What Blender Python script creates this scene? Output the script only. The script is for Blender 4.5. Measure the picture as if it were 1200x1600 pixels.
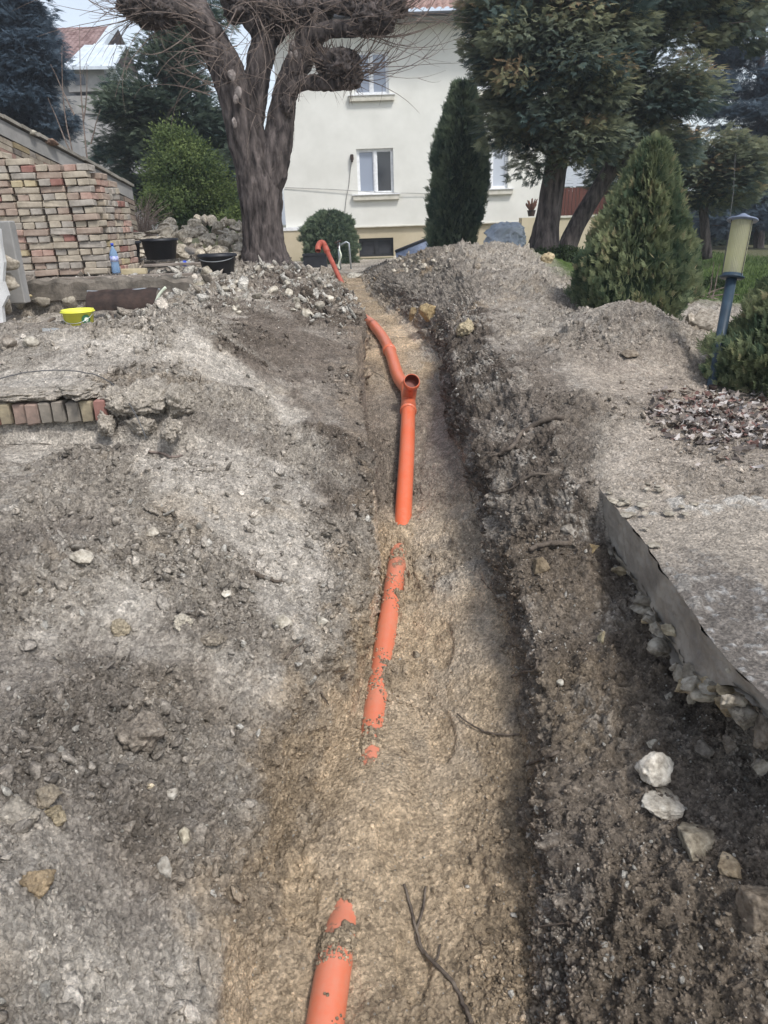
import bpy, math, random
import numpy as np
from mathutils import Vector, Matrix
from mathutils.bvhtree import BVHTree

for o in list(bpy.data.objects):
    bpy.data.objects.remove(o, do_unlink=True)
scene = bpy.context.scene
col = scene.collection
PI = math.pi

# ------------------------------------------------------------------ camera
CZ = 2.1                                   # camera height above the trench floor (z = 0)
F = 1155.0                                 # focal length in photo pixels (1200 x 1600)
TH, RO = math.radians(21.5), math.radians(1.9)
_r = np.array([1.0, 0, 0]); _u = np.array([0, math.sin(TH), math.cos(TH)]); FW = np.array([0, math.cos(TH), -math.sin(TH)])
RT = _r*math.cos(RO) - _u*math.sin(RO)
UP = _r*math.sin(RO) + _u*math.cos(RO)
cam = bpy.data.cameras.new('camera'); camo = bpy.data.objects.new('camera', cam); col.objects.link(camo)
camo.matrix_world = Matrix(((RT[0], UP[0], -FW[0], 0), (RT[1], UP[1], -FW[1], 0), (RT[2], UP[2], -FW[2], CZ), (0, 0, 0, 1)))
cam.sensor_fit = 'VERTICAL'; cam.sensor_height = 24.0; cam.lens = 24.0*F/1600
cam.clip_start = 0.05; cam.clip_end = 3000
scene.camera = camo

# ------------------------------------------------------------------ sky, sun, exposure (overcast)
SUN_EL, SUN_AZ = math.radians(54), math.radians(142)
w = bpy.data.worlds.new('World'); scene.world = w; w.use_nodes = True
nt = w.node_tree; nt.nodes.clear()
sky = nt.nodes.new('ShaderNodeTexSky'); sky.sky_type = 'NISHITA'; sky.sun_disc = False
sky.sun_elevation = SUN_EL; sky.sun_rotation = SUN_AZ
sky.air_density = 1.0; sky.dust_density = 1.5; sky.ozone_density = 1.0
hs = nt.nodes.new('ShaderNodeHueSaturation'); hs.inputs['Saturation'].default_value = 0.5
bg = nt.nodes.new('ShaderNodeBackground'); bg.inputs['Strength'].default_value = 0.115
wo = nt.nodes.new('ShaderNodeOutputWorld')
nt.links.new(sky.outputs[0], hs.inputs['Color']); nt.links.new(hs.outputs[0], bg.inputs['Color']); nt.links.new(bg.outputs[0], wo.inputs['Surface'])
sl = bpy.data.lights.new('sun', 'SUN'); sl.energy = 1.5; sl.angle = math.radians(10); sl.color = (1.0, 0.965, 0.92)
so = bpy.data.objects.new('sun', sl); col.objects.link(so)
# sun high, to the right of the camera and a little behind it
sd = Vector((math.sin(SUN_AZ)*math.cos(SUN_EL), math.cos(SUN_AZ)*math.cos(SUN_EL), math.sin(SUN_EL)))
so.rotation_euler = sd.to_track_quat('Z', 'Y').to_euler()
scene.view_settings.view_transform = 'Standard'; scene.view_settings.look = 'None'
scene.view_settings.gamma = 1.0; scene.view_settings.exposure = 0.91
scene.render.engine = 'CYCLES'

# ------------------------------------------------------------------ geometry helpers
def at(u, v, Y):
    """point at distance Y seen at photo pixel (u, v)"""
    d = FW + RT*((u-600)/F) + UP*((800-v)/F)
    t = Y/d[1]
    return Vector((d[0]*t, Y, CZ + d[2]*t))
def xat(u, h, Y):
    b = Y*math.sin(TH) - h*math.cos(TH); c = Y*math.cos(TH) + h*math.sin(TH)
    return ((u-600)*c/F + b*math.sin(RO))/math.cos(RO)
def pxm(Y, h=0.5):                          # metres per photo pixel at distance Y
    return (Y*math.cos(TH) + h*math.sin(TH))/F

def hsh(ix, iy, iz, s=0):
    n = (ix.astype(np.int64)*73856093) ^ (iy.astype(np.int64)*19349663) ^ (iz.astype(np.int64)*83492791) ^ (s*2654435761)
    n = n & 0xffffffff
    n = ((n ^ (n >> 15))*0x2c1b3c6d) & 0xffffffff
    n = ((n ^ (n >> 12))*0x297a2d39) & 0xffffffff
    n = n ^ (n >> 15)
    return (n/4294967295.0).astype(np.float32)
def vnoise(p, f, s=0):
    q = p*f; i = np.floor(q); w_ = (q-i).astype(np.float32); w_ = w_*w_*(3-2*w_); i = i.astype(np.int64)
    r = 0
    for dx in (0, 1):
        for dy in (0, 1):
            for dz in (0, 1):
                k = (w_[:, 0] if dx else 1-w_[:, 0])*(w_[:, 1] if dy else 1-w_[:, 1])*(w_[:, 2] if dz else 1-w_[:, 2])
                r = r + k*hsh(i[:, 0]+dx, i[:, 1]+dy, i[:, 2]+dz, s)
    return r*2-1
def fbm(p, f, n=4, s=0, g=0.5):
    r = 0; a = 1; t = 0
    for k in range(n):
        r = r + a*vnoise(p, f*(2.03**k), s+k*17); t += a; a *= g
    return r/t
def worley(p, f, s=0):
    q = (p*f).astype(np.float32); i = np.floor(q).astype(np.int64); fr = q-i
    best = np.full(len(p), 9.0, np.float32); sec = np.full(len(p), 9.0, np.float32); idv = np.zeros(len(p), np.float32)
    for dx in (-1, 0, 1):
        for dy in (-1, 0, 1):
            for dz in (-1, 0, 1):
                a, b, c = i[:, 0]+dx, i[:, 1]+dy, i[:, 2]+dz
                h0 = hsh(a, b, c, s)
                h1 = np.modf(h0*977.13)[0]; h2 = np.modf(h0*5417.7)[0]
                d = (dx+h0-fr[:, 0])**2 + (dy+h1-fr[:, 1])**2 + (dz+h2-fr[:, 2])**2
                m = d < best
                sec = np.where(m, best, np.minimum(sec, d)); idv = np.where(m, h0, idv); best = np.where(m, d, best)
    return np.sqrt(best), np.sqrt(sec), idv
def ss(a, b, x):
    t = np.clip((x-a)/(b-a), 0, 1); return t*t*(3-2*t)

def mk(name, V, faces, mat=None, parent=None, smooth=False, colr=None, mats=None, midx=None):
    """V (n,3); faces: (m,k) array or a list of such arrays / tuples"""
    V = np.asarray(V, np.float32).reshape(-1, 3)
    me = bpy.data.meshes.new(name)
    groups = []
    if isinstance(faces, np.ndarray): groups = [faces]
    elif len(faces) and isinstance(faces[0], np.ndarray): groups = list(faces)
    else:
        by = {}
        me.from_pydata([tuple(map(float, v)) for v in V], [], [tuple(int(i) for i in f) for f in faces])
    if groups:
        groups = [g for g in groups if len(g)]
        me.vertices.add(len(V)); me.vertices.foreach_set('co', V.ravel())
        nl = sum(g.size for g in groups); npoly = sum(len(g) for g in groups)
        me.loops.add(nl); me.loops.foreach_set('vertex_index', np.concatenate([g.ravel() for g in groups]).astype(np.int32))
        tot = np.concatenate([np.full(len(g), g.shape[1]) for g in groups]); st = np.concatenate([[0], np.cumsum(tot)[:-1]])
        me.polygons.add(npoly); me.polygons.foreach_set('loop_start', st.astype(np.int32)); me.polygons.foreach_set('loop_total', tot.astype(np.int32))
    me.update(calc_edges=True); me.validate()
    if smooth is True: me.polygons.foreach_set('use_smooth', np.ones(len(me.polygons), bool))
    if colr is not None:
        c = np.ones((len(V), 4), np.float32); c[:, :3] = np.asarray(colr, np.float32).reshape(-1, 3) if np.ndim(colr) > 1 else colr
        a = me.color_attributes.new('Col', 'FLOAT_COLOR', 'POINT'); a.data.foreach_set('color', c.ravel())
    for m in (mats or ([mat] if mat else [])): me.materials.append(m)
    if midx is not None: me.polygons.foreach_set('material_index', np.asarray(midx, np.int32))
    o = bpy.data.objects.new(name, me); col.objects.link(o)
    if parent is not None: o.parent = parent
    return o
def tag(o, label=None, cat=None, group=None, kind=None):
    if label: o['label'] = label
    if cat: o['category'] = cat
    if group: o['group'] = group
    if kind: o['kind'] = kind
    return o
def empty(name, loc, label, cat, group=None):
    o = bpy.data.objects.new(name, None); col.objects.link(o); o.location = loc; o.empty_display_size = 0.1
    return tag(o, label, cat, group)

class MB:
    """collects pieces, links them as ONE mesh object (world coordinates, or relative to its parent)"""
    def __init__(s): s.V = []; s.F = []; s.n = 0; s.C = []
    def add(s, V, F, c=None):
        V = np.asarray(V, float).reshape(-1, 3)
        s.V.append(V); s.F += [tuple(int(i)+s.n for i in f) for f in F]; s.n += len(V)
        s.C.append(np.tile(np.array(c if c is not None else (1, 1, 1), float), (len(V), 1)))
        return s
    def box(s, lo, hi, c=None, M=None, bev=0.0, jit=0.0, rng=None):
        lo = np.array(lo, float); hi = np.array(hi, float)
        if bev <= 0:
            V = np.array([[(lo[0], hi[0])[i], (lo[1], hi[1])[j], (lo[2], hi[2])[k]] for i in (0, 1) for j in (0, 1) for k in (0, 1)])
            Fs = [(0, 1, 3, 2), (4, 6, 7, 5), (0, 4, 5, 1), (2, 3, 7, 6), (0, 2, 6, 4), (1, 5, 7, 3)]
        else:
            V = []; cn = (lo+hi)/2; hf = (hi-lo)/2; ii = {}
            for i in (0, 1):
                for j in (0, 1):
                    for k in (0, 1):
                        sg = np.array([2*i-1, 2*j-1, 2*k-1])
                        for a in range(3):
                            q = hf-bev; q[a] = hf[a]; ii[(i, j, k, a)] = len(V); V.append(cn+sg*q)
            Fs = []
            for a in range(3):
                b, c_ = (a+1) % 3, (a+2) % 3
                for sgn in (0, 1):
                    idx = []
                    for (p, q) in ((0, 0), (1, 0), (1, 1), (0, 1)):
                        t = [0, 0, 0]; t[a] = sgn; t[b] = p; t[c_] = q; idx.append(ii[(t[0], t[1], t[2], a)])
                    Fs.append(tuple(idx if sgn else idx[::-1]))
                for p in (0, 1):
                    for q in (0, 1):
                        t0 = [0, 0, 0]; t1 = [0, 0, 0]; t0[b] = t1[b] = p; t0[c_] = t1[c_] = q; t0[a] = 0; t1[a] = 1
                        f_ = (ii[(*t0, b)], ii[(*t1, b)], ii[(*t1, c_)], ii[(*t0, c_)])
                        Fs.append(f_ if (p == q) else f_[::-1])
            for i in (0, 1):
                for j in (0, 1):
                    for k in (0, 1):
                        f_ = (ii[(i, j, k, 0)], ii[(i, j, k, 1)], ii[(i, j, k, 2)])
                        Fs.append(f_ if (i+j+k) % 2 else f_[::-1])
            V = np.array(V)
        if jit and rng is not None: V = V + rng.normal(0, jit, V.shape)
        if M is not None: V = V @ np.array(M)[:3, :3].T + np.array(M)[:3, 3]
        return s.add(V, Fs, c)
    def tube(s, pts, rad, n=8, cap=True, c=None, closed=False):
        V, Fs = tube_vf(pts, rad, n, cap); return s.add(V, Fs, c)
    def lathe(s, prof, n=24, M=None, c=None):
        """prof: list of (r, z)"""
        V = []; Fs = []; m = len(prof)
        for r, z in prof:
            for k in range(n): V.append((r*math.cos(2*PI*k/n), r*math.sin(2*PI*k/n), z))
        for i in range(m-1):
            for k in range(n): Fs.append((i*n+k, i*n+(k+1) % n, (i+1)*n+(k+1) % n, (i+1)*n+k))
        V = np.array(V)
        if M is not None: V = V @ np.array(M)[:3, :3].T + np.array(M)[:3, 3]
        return s.add(V, Fs, c)
    def build(s, name, mat, parent=None, smooth=False, vc=False):
        V = np.concatenate(s.V)
        if parent is not None: V = V - np.array(wloc(parent))
        o = mk(name, V, s.F, mat, parent, smooth, np.concatenate(s.C) if vc else None)
        return o
def wloc(o):
    p = Vector((0, 0, 0))
    while o is not None: p += o.location; o = o.parent
    return p
def frames(pts):
    P = [Vector(p) for p in pts]; fr = []; up = None
    for i in range(len(P)):
        t = (P[min(i+1, len(P)-1)]-P[max(i-1, 0)]).normalized()
        if up is None:
            a = Vector((0, 0, 1)) if abs(t.z) < 0.9 else Vector((0, 1, 0))
            up = (a - t*a.dot(t)).normalized()
        else:
            up = (up - t*up.dot(t)).normalized()
        fr.append((P[i], t, up, t.cross(up)))
    return fr
def tube_vf(pts, rad, n=8, cap=True):
    fr = frames(pts); V = []; Fs = []
    if np.isscalar(rad): rad = [rad]*len(pts)
    for (p, t, a, b), r in zip(fr, rad):
        for k in range(n):
            an = 2*PI*k/n; V.append(p + a*(math.cos(an)*r) + b*(math.sin(an)*r))
    for i in range(len(pts)-1):
        for k in range(n): Fs.append((i*n+k, i*n+(k+1) % n, (i+1)*n+(k+1) % n, (i+1)*n+k))
    if cap: Fs.append(tuple(range(n))[::-1]); Fs.append(tuple((len(pts)-1)*n+k for k in range(n)))
    return V, Fs
def spline(P, m):
    """Catmull-Rom through rows of P (any width), m samples per span"""
    P = np.asarray(P, float); Q = np.vstack([2*P[0]-P[1], P, 2*P[-1]-P[-2]]); out = []
    for i in range(len(P)-1):
        a, b, c, d = Q[i:i+4]
        for k in range(m):
            t = k/m; out.append(0.5*((2*b)+(c-a)*t+(2*a-5*b+4*c-d)*t*t+(3*b-a-3*c+d)*t**3))
    out.append(P[-1]); return np.array(out)

# ------------------------------------------------------------------ material helpers
def N(nt, t, **k):
    n = nt.nodes.new(t)
    for a, b in k.items():
        if a in ('inp',):
            for x, y in b.items(): n.inputs[x].default_value = y
        else: setattr(n, a, b)
    return n
def newmat(name):
    m = bpy.data.materials.new(name); m.use_nodes = True; nt = m.node_tree
    b = nt.nodes['Principled BSDF']; return m, nt, b
def noise_mat(name, c1, c2, scale=8, rough=0.85, bump=0.3, bscale=None, attr=False, spec=0.3, dist=0.01, c3=None, stretch=None, detail=8, lo=0.35, hi=0.65, metal=0.0):
    m, nt, b = newmat(name); L = nt.links.new
    tc = N(nt, 'ShaderNodeTexCoord'); vec = tc.outputs['Object']
    if stretch:
        mp = N(nt, 'ShaderNodeMapping'); mp.inputs['Scale'].default_value = stretch; L(vec, mp.inputs[0]); vec = mp.outputs[0]
    n1 = N(nt, 'ShaderNodeTexNoise', inp={'Scale': scale, 'Detail': detail, 'Roughness': 0.62}); L(vec, n1.inputs['Vector'])
    cr = N(nt, 'ShaderNodeValToRGB'); cr.color_ramp.elements[0].position = lo; cr.color_ramp.elements[1].position = hi
    cr.color_ramp.elements[0].color = (*c1, 1); cr.color_ramp.elements[1].color = (*c2, 1)
    if c3: e = cr.color_ramp.elements.new((lo+hi)/2); e.color = (*c3, 1)
    L(n1.outputs['Fac'], cr.inputs[0]); out = cr.outputs[0]
    if attr:
        at_ = N(nt, 'ShaderNodeVertexColor', layer_name='Col'); mx = N(nt, 'ShaderNodeMix', data_type='RGBA', blend_type='MULTIPLY'); mx.inputs[0].default_value = 1
        L(out, mx.inputs[6]); L(at_.outputs[0], mx.inputs[7]); out = mx.outputs[2]
    L(out, b.inputs['Base Color']); b.inputs['Roughness'].default_value = rough; b.inputs['Specular IOR Level'].default_value = spec; b.inputs['Metallic'].default_value = metal
    n2 = N(nt, 'ShaderNodeTexNoise', inp={'Scale': bscale or scale*4, 'Detail': 8, 'Roughness': 0.7}); L(vec, n2.inputs['Vector'])
    bp = N(nt, 'ShaderNodeBump', inp={'Strength': bump, 'Distance': dist}); L(n2.outputs['Fac'], bp.inputs['Height']); L(bp.outputs[0], b.inputs['Normal'])
    return m
def plain_mat(name, c, rough=0.5, spec=0.4, metal=0.0, var=0.12, scale=12):
    c = np.array(c); return noise_mat(name, tuple(c*(1-var)), tuple(np.minimum(c*(1+var), 1)), scale, rough, 0.08, scale*5, spec=spec, metal=metal, dist=0.003)

# soil: colour comes from the attribute of soil type and painted shade, fine grain from noise
def soil_mat(name, fine=1.0):
    m, nt, b = newmat(name); L = nt.links.new
    tc = N(nt, 'ShaderNodeTexCoord'); vec = tc.outputs['Object']
    va = N(nt, 'ShaderNodeVertexColor', layer_name='Col')
    n1 = N(nt, 'ShaderNodeTexNoise', inp={'Scale': 90*fine, 'Detail': 6, 'Roughness': 0.75}); L(vec, n1.inputs['Vector'])
    n2 = N(nt, 'ShaderNodeTexNoise', inp={'Scale': 17*fine, 'Detail': 8, 'Roughness': 0.7}); L(vec, n2.inputs['Vector'])
    a = N(nt, 'ShaderNodeMapRange', inp={'From Min': 0.3, 'From Max': 0.7, 'To Min': 0.75, 'To Max': 1.3}); L(n1.outputs['Fac'], a.inputs[0])
    c = N(nt, 'ShaderNodeMapRange', inp={'From Min': 0.3, 'From Max': 0.7, 'To Min': 0.75, 'To Max': 1.25}); L(n2.outputs['Fac'], c.inputs[0])
    mu = N(nt, 'ShaderNodeMath', operation='MULTIPLY'); L(a.outputs[0], mu.inputs[0]); L(c.outputs[0], mu.inputs[1])
    sc = N(nt, 'ShaderNodeVectorMath', operation='SCALE'); L(va.outputs[0], sc.inputs[0]); L(mu.outputs[0], sc.inputs['Scale'])
    # every crumb of soil has its own tone
    prev = sc.outputs[0]
    for s_, lo_, hi_ in ((46*fine, .80, 1.25), (120*fine, .74, 1.34)):
        vc = N(nt, 'ShaderNodeTexVoronoi', inp={'Scale': s_, 'Randomness': 1.0}); L(vec, vc.inputs['Vector'])
        sx = N(nt, 'ShaderNodeSeparateColor'); L(vc.outputs['Color'], sx.inputs[0])
        mr = N(nt, 'ShaderNodeMapRange', inp={'To Min': lo_, 'To Max': hi_}); L(sx.outputs[1], mr.inputs[0])
        s2 = N(nt, 'ShaderNodeVectorMath', operation='SCALE'); L(prev, s2.inputs[0]); L(mr.outputs[0], s2.inputs['Scale']); prev = s2.outputs[0]
    # scattered pale chalk grains
    vo = N(nt, 'ShaderNodeTexVoronoi', inp={'Scale': 55*fine, 'Randomness': 1.0}); L(vec, vo.inputs['Vector'])
    gt = N(nt, 'ShaderNodeMath', operation='LESS_THAN'); L(vo.outputs['Distance'], gt.inputs[0]); gt.inputs[1].default_value = 0.22
    sp = N(nt, 'ShaderNodeSeparateColor'); L(vo.outputs['Color'], sp.inputs[0])
    g2 = N(nt, 'ShaderNodeMath', operation='GREATER_THAN'); L(sp.outputs[0], g2.inputs[0]); g2.inputs[1].default_value = 0.84
    g3 = N(nt, 'ShaderNodeMath', operation='MULTIPLY'); L(gt.outputs[0], g3.inputs[0]); L(g2.outputs[0], g3.inputs[1])
    g4 = N(nt, 'ShaderNodeMath', operation='MULTIPLY'); L(g3.outputs[0], g4.inputs[0]); g4.inputs[1].default_value = 0.55
    mx = N(nt, 'ShaderNodeMix', data_type='RGBA'); L(g4.outputs[0], mx.inputs[0]); L(prev, mx.inputs[6]); mx.inputs[7].default_value = (0.55, 0.52, 0.46, 1)
    L(mx.outputs[2], b.inputs['Base Color']); b.inputs['Roughness'].default_value = 0.95; b.inputs['Specular IOR Level'].default_value = 0.15
    v2 = N(nt, 'ShaderNodeTexVoronoi', inp={'Scale': 70*fine}); L(vec, v2.inputs['Vector'])
    n3 = N(nt, 'ShaderNodeTexNoise', inp={'Scale': 190*fine, 'Detail': 4, 'Roughness': 0.8}); L(vec, n3.inputs['Vector'])
    ad = N(nt, 'ShaderNodeMath', operation='SUBTRACT'); L(n3.outputs['Fac'], ad.inputs[0]); L(v2.outputs['Distance'], ad.inputs[1])
    bp = N(nt, 'ShaderNodeBump', inp={'Strength': 1.0, 'Distance': 0.012/fine}); L(ad.outputs[0], bp.inputs['Height']); L(bp.outputs[0], b.inputs['Normal'])
    return m
SOIL = soil_mat('soil')
ROCK = noise_mat('limestone', (0.15, 0.13, 0.11), (0.66, 0.63, 0.57), 30, 0.95, .9, 110, attr=True, dist=0.006, c3=(0.42, 0.39, 0.34), lo=.30, hi=.66, detail=10)
# ------------------------------------------------------------------ THE GROUND: one sheet from behind the camera to the horizon
def feat(rows, x=None):
    """rows (Y, u or x, h) -> arrays Y, x, h"""
    Y = [r[0] for r in rows]; X = [(xat(r[1], r[2], r[0]) if x is None else r[1]) for r in rows]; H = [r[2] for r in rows]
    return np.array(Y, float), np.array(X, float), np.array(H, float)
C_ = {}
FE = [
 feat([(0, -600, .5)], 1), feat([(0, -40, .5)], 1),
 feat([(0, -10, 1.0), (7.44, -10, .8), (7.5, -10, .46), (30, -10, .46)], 1),
 feat([(0, -3.6, 1.0), (1.6, -3.6, 1.0), (2.7, -3.6, 1.05), (3.9, -3.7, 1.0), (4.05, -3.7, .9), (6, -4.2, .8), (7.2, -4.4, .8), (7.44, -4.4, .8), (7.5, -4.4, .46), (12, -4.8, .46), (40, -6, .5)], 1),
 feat([(1.2, -170, 1.36), (1.6, -150, 1.32), (2.2, -100, 1.22), (2.7, 0, 1.2), (3.2, 40, 1.18), (3.93, 100, 1.12), (4.03, 105, .93), (4.6, 130, .76), (5.2, 150, .68), (5.8, 165, .74), (6.3, 180, .78), (7.0, 200, .78), (7.44, 215, .76), (7.5, 218, .46), (8.3, 250, .46), (10, 270, .46), (12, 290, .47), (17, 320, .6), (25, 330, .9)]),
 feat([(1.2, 30, 1.5), (1.6, 60, 1.45), (2.2, 80, 1.32), (2.7, 200, 1.28), (3.4, 260, 1.2), (3.93, 285, 1.13), (4.03, 288, 1.0), (4.6, 295, .86), (5.2, 300, .72), (5.9, 310, .68), (6.9, 330, .58), (8.3, 385, .5), (10, 420, .52), (12, 430, .6), (17, 440, .95), (25, 440, 1.1)]),
 feat([(1.2, 170, 1.72), (1.6, 200, 1.65), (2.2, 250, 1.52), (2.7, 380, 1.48), (3.4, 420, 1.4), (4.2, 430, 1.2), (5.2, 430, .95), (5.9, 450, .8), (6.9, 470, .63), (8.3, 475, .55), (10, 484, .66), (12, 484, .80), (14, 485, .92), (17, 480, 1.0), (25, 480, 1.1)]),
 feat([(1.2, 320, 1.95), (1.6, 345, 1.88), (2.2, 398, 1.78), (2.5, 462, 1.70), (2.72, 518, 1.66), (3.4, 566, 1.60), (4.2, 577, 1.38), (5.2, 556, 1.13), (5.9, 557, .95), (6.9, 563, .82), (7.6, 562, .84), (8.3, 559, .90), (10, 546, .98), (12, 534, .99), (14, 525, .98), (17, 500, 1.02), (25, 500, 1.1)]),
 feat([(1.2, 380, 2.12), (1.6, 390, 2.12), (2.2, 440, 2.1), (2.5, 500, 2.1), (2.72, 556, 2.08), (3.4, 578, 2.02), (4.2, 590, 1.9), (5.2, 575, 1.6), (5.9, 572, 1.42), (6.9, 570, 1.28), (8.3, 571, 1.2), (10, 555, 1.1), (12, 545, 1.02), (14, 541, .97), (17, 520, 1.02), (25, 520, 1.1)]),
 feat([(1.2, 700, 2.13), (1.6, 720, 2.12), (2.2, 715, 2.08), (2.72, 678, 2.04), (3.4, 650, 1.99), (4.2, 648, 1.86), (5.2, 660, 1.6), (5.9, 680, 1.41), (6.9, 670, 1.28), (8.3, 640, 1.2), (10, 600, 1.1), (12, 572, 1.03), (14, 565, .97), (17, 560, 1.02), (25, 560, 1.1)]),
 feat([(1.2, 850, 2.1), (1.6, 825, 2.1), (2.2, 828, 1.97), (2.72, 803, 1.86), (3.4, 780, 1.74), (4.2, 745, 1.63), (5.2, 710, 1.48), (5.9, 706, 1.38), (6.9, 697, 1.25), (8.3, 658, 1.15), (10, 612, 1.05), (12, 580, .98), (14, 570, .93), (17, 570, 1.02), (25, 570, 1.1)]),
 feat([(1.2, 930, 1.97), (1.6, 880, 1.9), (2.2, 862, 1.72), (2.72, 826, 1.56), (3.4, 798, 1.42), (4.2, 757, 1.28), (5.2, 722, 1.12), (5.9, 711, 1.02), (6.9, 704, .92), (8.3, 680, .88), (10, 632, .8), (12, 595, .78), (14, 590, .8), (17, 580, 1.0), (25, 580, 1.1)]),
 feat([(1.2, 1400, 1.68), (1.6, 1245, 1.66), (2.2, 1105, 1.62), (2.72, 1015, 1.56), (3.15, 935, 1.48), (3.3, 905, 1.24), (3.5, 885, 1.22), (4.2, 855, 1.1), (5.2, 790, .98), (5.9, 762, .9), (6.9, 755, .8), (8.3, 735, .66), (10, 705, .54), (12, 655, .52), (14, 625, .66), (17, 600, .95), (25, 600, 1.1)]),
 feat([(1.2, 1480, 1.55), (1.6, 1310, 1.54), (2.2, 1160, 1.52), (2.72, 1070, 1.50), (3.15, 990, 1.46), (3.28, 965, 1.22), (3.5, 950, 1.2), (4.2, 950, 1.08), (5.2, 900, 1.03), (5.9, 880, 1.0), (6.9, 862, .88), (8.3, 830, .68), (10, 800, .5), (11.5, 778, .42), (12.5, 775, .5), (14, 750, .8), (17, 700, 1.0), (25, 700, 1.1)]),
 feat([(1.2, 1750, 1.48), (1.6, 1550, 1.48), (2.7, 1290, 1.46), (2.95, 1230, 1.42), (3.1, 1200, 1.22), (3.6, 1170, 1.2), (4.2, 1150, 1.2), (5.2, 1120, 1.22), (5.9, 1100, 1.2), (6.9, 1050, 1.12), (8.3, 1000, 1.05), (10, 920, .78), (11.5, 885, .68), (12.5, 880, .8), (14, 880, 1.02), (17, 880, 1.08), (25, 880, 1.1)]),
 feat([(0, 5, 1.30), (5, 5, 1.2), (9, 5, 1.15), (25, 7, 1.1)], 1), feat([(0, 14, 1.15)], 1), feat([(0, 50, 1.1)], 1), feat([(0, 600, 1.1)], 1)]
CN = [3, 5, 30, 52, 105, 110, 105, 55, 115, 62, 80, 66, 34, 105, 60, 12, 5, 3]
ys = [0.95]
while ys[-1] < 26: ys.append(ys[-1] + 0.0036*(ys[-1]/1.5)**1.33)
YR = np.array([-60, -30, -15, -8, -4, -2, -1, -.4] + list(np.linspace(0, .9, 14)) + ys + [27, 29, 32, 36, 42, 50, 65, 90, 140, 250, 450, 900])
def fcurve(fe):
    Y, X, H = fe
    if len(Y) == 1: return np.full(len(YR), X[0]), np.full(len(YR), H[0])
    x = np.interp(YR, Y, X); h = np.interp(YR, Y, H)
    if len(Y) > 6:                           # round the corners of the polyline
        for a in (x, h):
            Yf = np.linspace(0, 27, 2701); b = np.interp(Yf, YR, a)
            jump = (Yf > 3.8) & (Yf < 4.15) | (Yf > 7.3) & (Yf < 7.6)
            k = np.hanning(29); k /= k.sum(); bs = np.convolve(np.pad(b, 14, 'edge'), k, 'valid')
            if fe is FE[4] or fe is FE[3] or fe is FE[5]: bs = np.where(jump, b, bs)
            a[:] = np.where((YR > 0) & (YR < 26.5), np.interp(YR, Yf, bs), a)
    return x, h
XF, HF = zip(*[fcurve(f) for f in FE]); XF = np.array(XF); HF = np.array(HF)
S = np.concatenate([i + np.arange(n)/n for i, n in enumerate(CN)] + [[len(CN)]])
i0 = np.minimum(S.astype(int), len(FE)-2); fr = S - i0
# slightly rounded section between features
hermi = lambda A: (A[i0]*(1-fr)[:, None] + A[i0+1]*fr[:, None])
GX = hermi(XF).T; GH = hermi(HF).T          # (rows, cols)
kk = np.array([1, 3, 5, 3, 1.0]); kk /= kk.sum()
GHs = sum(kk[j]*np.roll(GH, j-2, axis=1) for j in range(5)); GH[:, 2:-2] = GHs[:, 2:-2]
NR, NC = GX.shape
GY = np.repeat(YR[:, None], NC, 1)
GS = np.repeat(S[None, :], NR, 0)
B = np.stack([GX, GY, CZ-GH], -1).reshape(-1, 3)
SS = GS.ravel()
X_, Y_, = B[:, 0], B[:, 1]
def gau(cx, cy, rx, ry, a): B[:, 2] += (a*np.exp(-((X_-cx)/rx)**2-((Y_-cy)/ry)**2))
# separate spoil heaps standing on the ground
def gpx(u, h, Y): return xat(u, h, Y)
gau(gpx(1022, .9, 6.0), 6.0, .55, .5, .36)
gau(gpx(930, .9, 6.3), 6.2, .35, .4, .12)
gau(gpx(205, .6, 5.2), 5.2, .7, .45, .10)
gau(gpx(775, .4, 11.4), 11.4, 1.1, .8, .06)
gau(gpx(430, .5, 8.2), 8.0, .6, .8, .06)
gau(gpx(350, .5, 7.2), 7.0, .5, .5, .05)
gau(gpx(200, 1.2, 3.5), 3.45, .35, .25, .05)
gau(gpx(250, 1.3, 2.9), 2.6, .5, .3, .04)
gau(gpx(240, 1.45, 2.2), 2.25, .1, .09, .03)
gau(gpx(232, 1.13, 3.88), 3.86, .22, .09, -.14)
gau(gpx(225, 1.0, 4.15), 4.2, .35, .2, .05)
gau(gpx(575, 2.1, 2.3), 2.22, .18, .36, .065)      # earth thrown over the pipe
gau(gpx(620, 1.8, 4.35), 4.3, .13, .12, .05)
gau(gpx(640, 2.1, 1.75), 1.75, .07, .3, -.03)
gau(gpx(655, 2.1, 2.7), 2.7, .07, .5, -.03)
gau(gpx(590, 2.05, 3.9), 3.9, .05, .7, -.03)
dense = (Y_ > 0.3) & (Y_ < 24) & (X_ > -9) & (X_ < 9)
G = B.reshape(NR, NC, 3)
tr = np.gradient(G, axis=0); tc_ = np.gradient(G, axis=1)
nm = np.cross(tc_, tr); nm /= np.linalg.norm(nm, axis=-1, keepdims=True)+1e-12
nm = nm.reshape(-1, 3)
D = B[dense].astype(np.float32); SD = SS[dense]; YD = Y_[dense]; XD = X_[dense]
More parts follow.
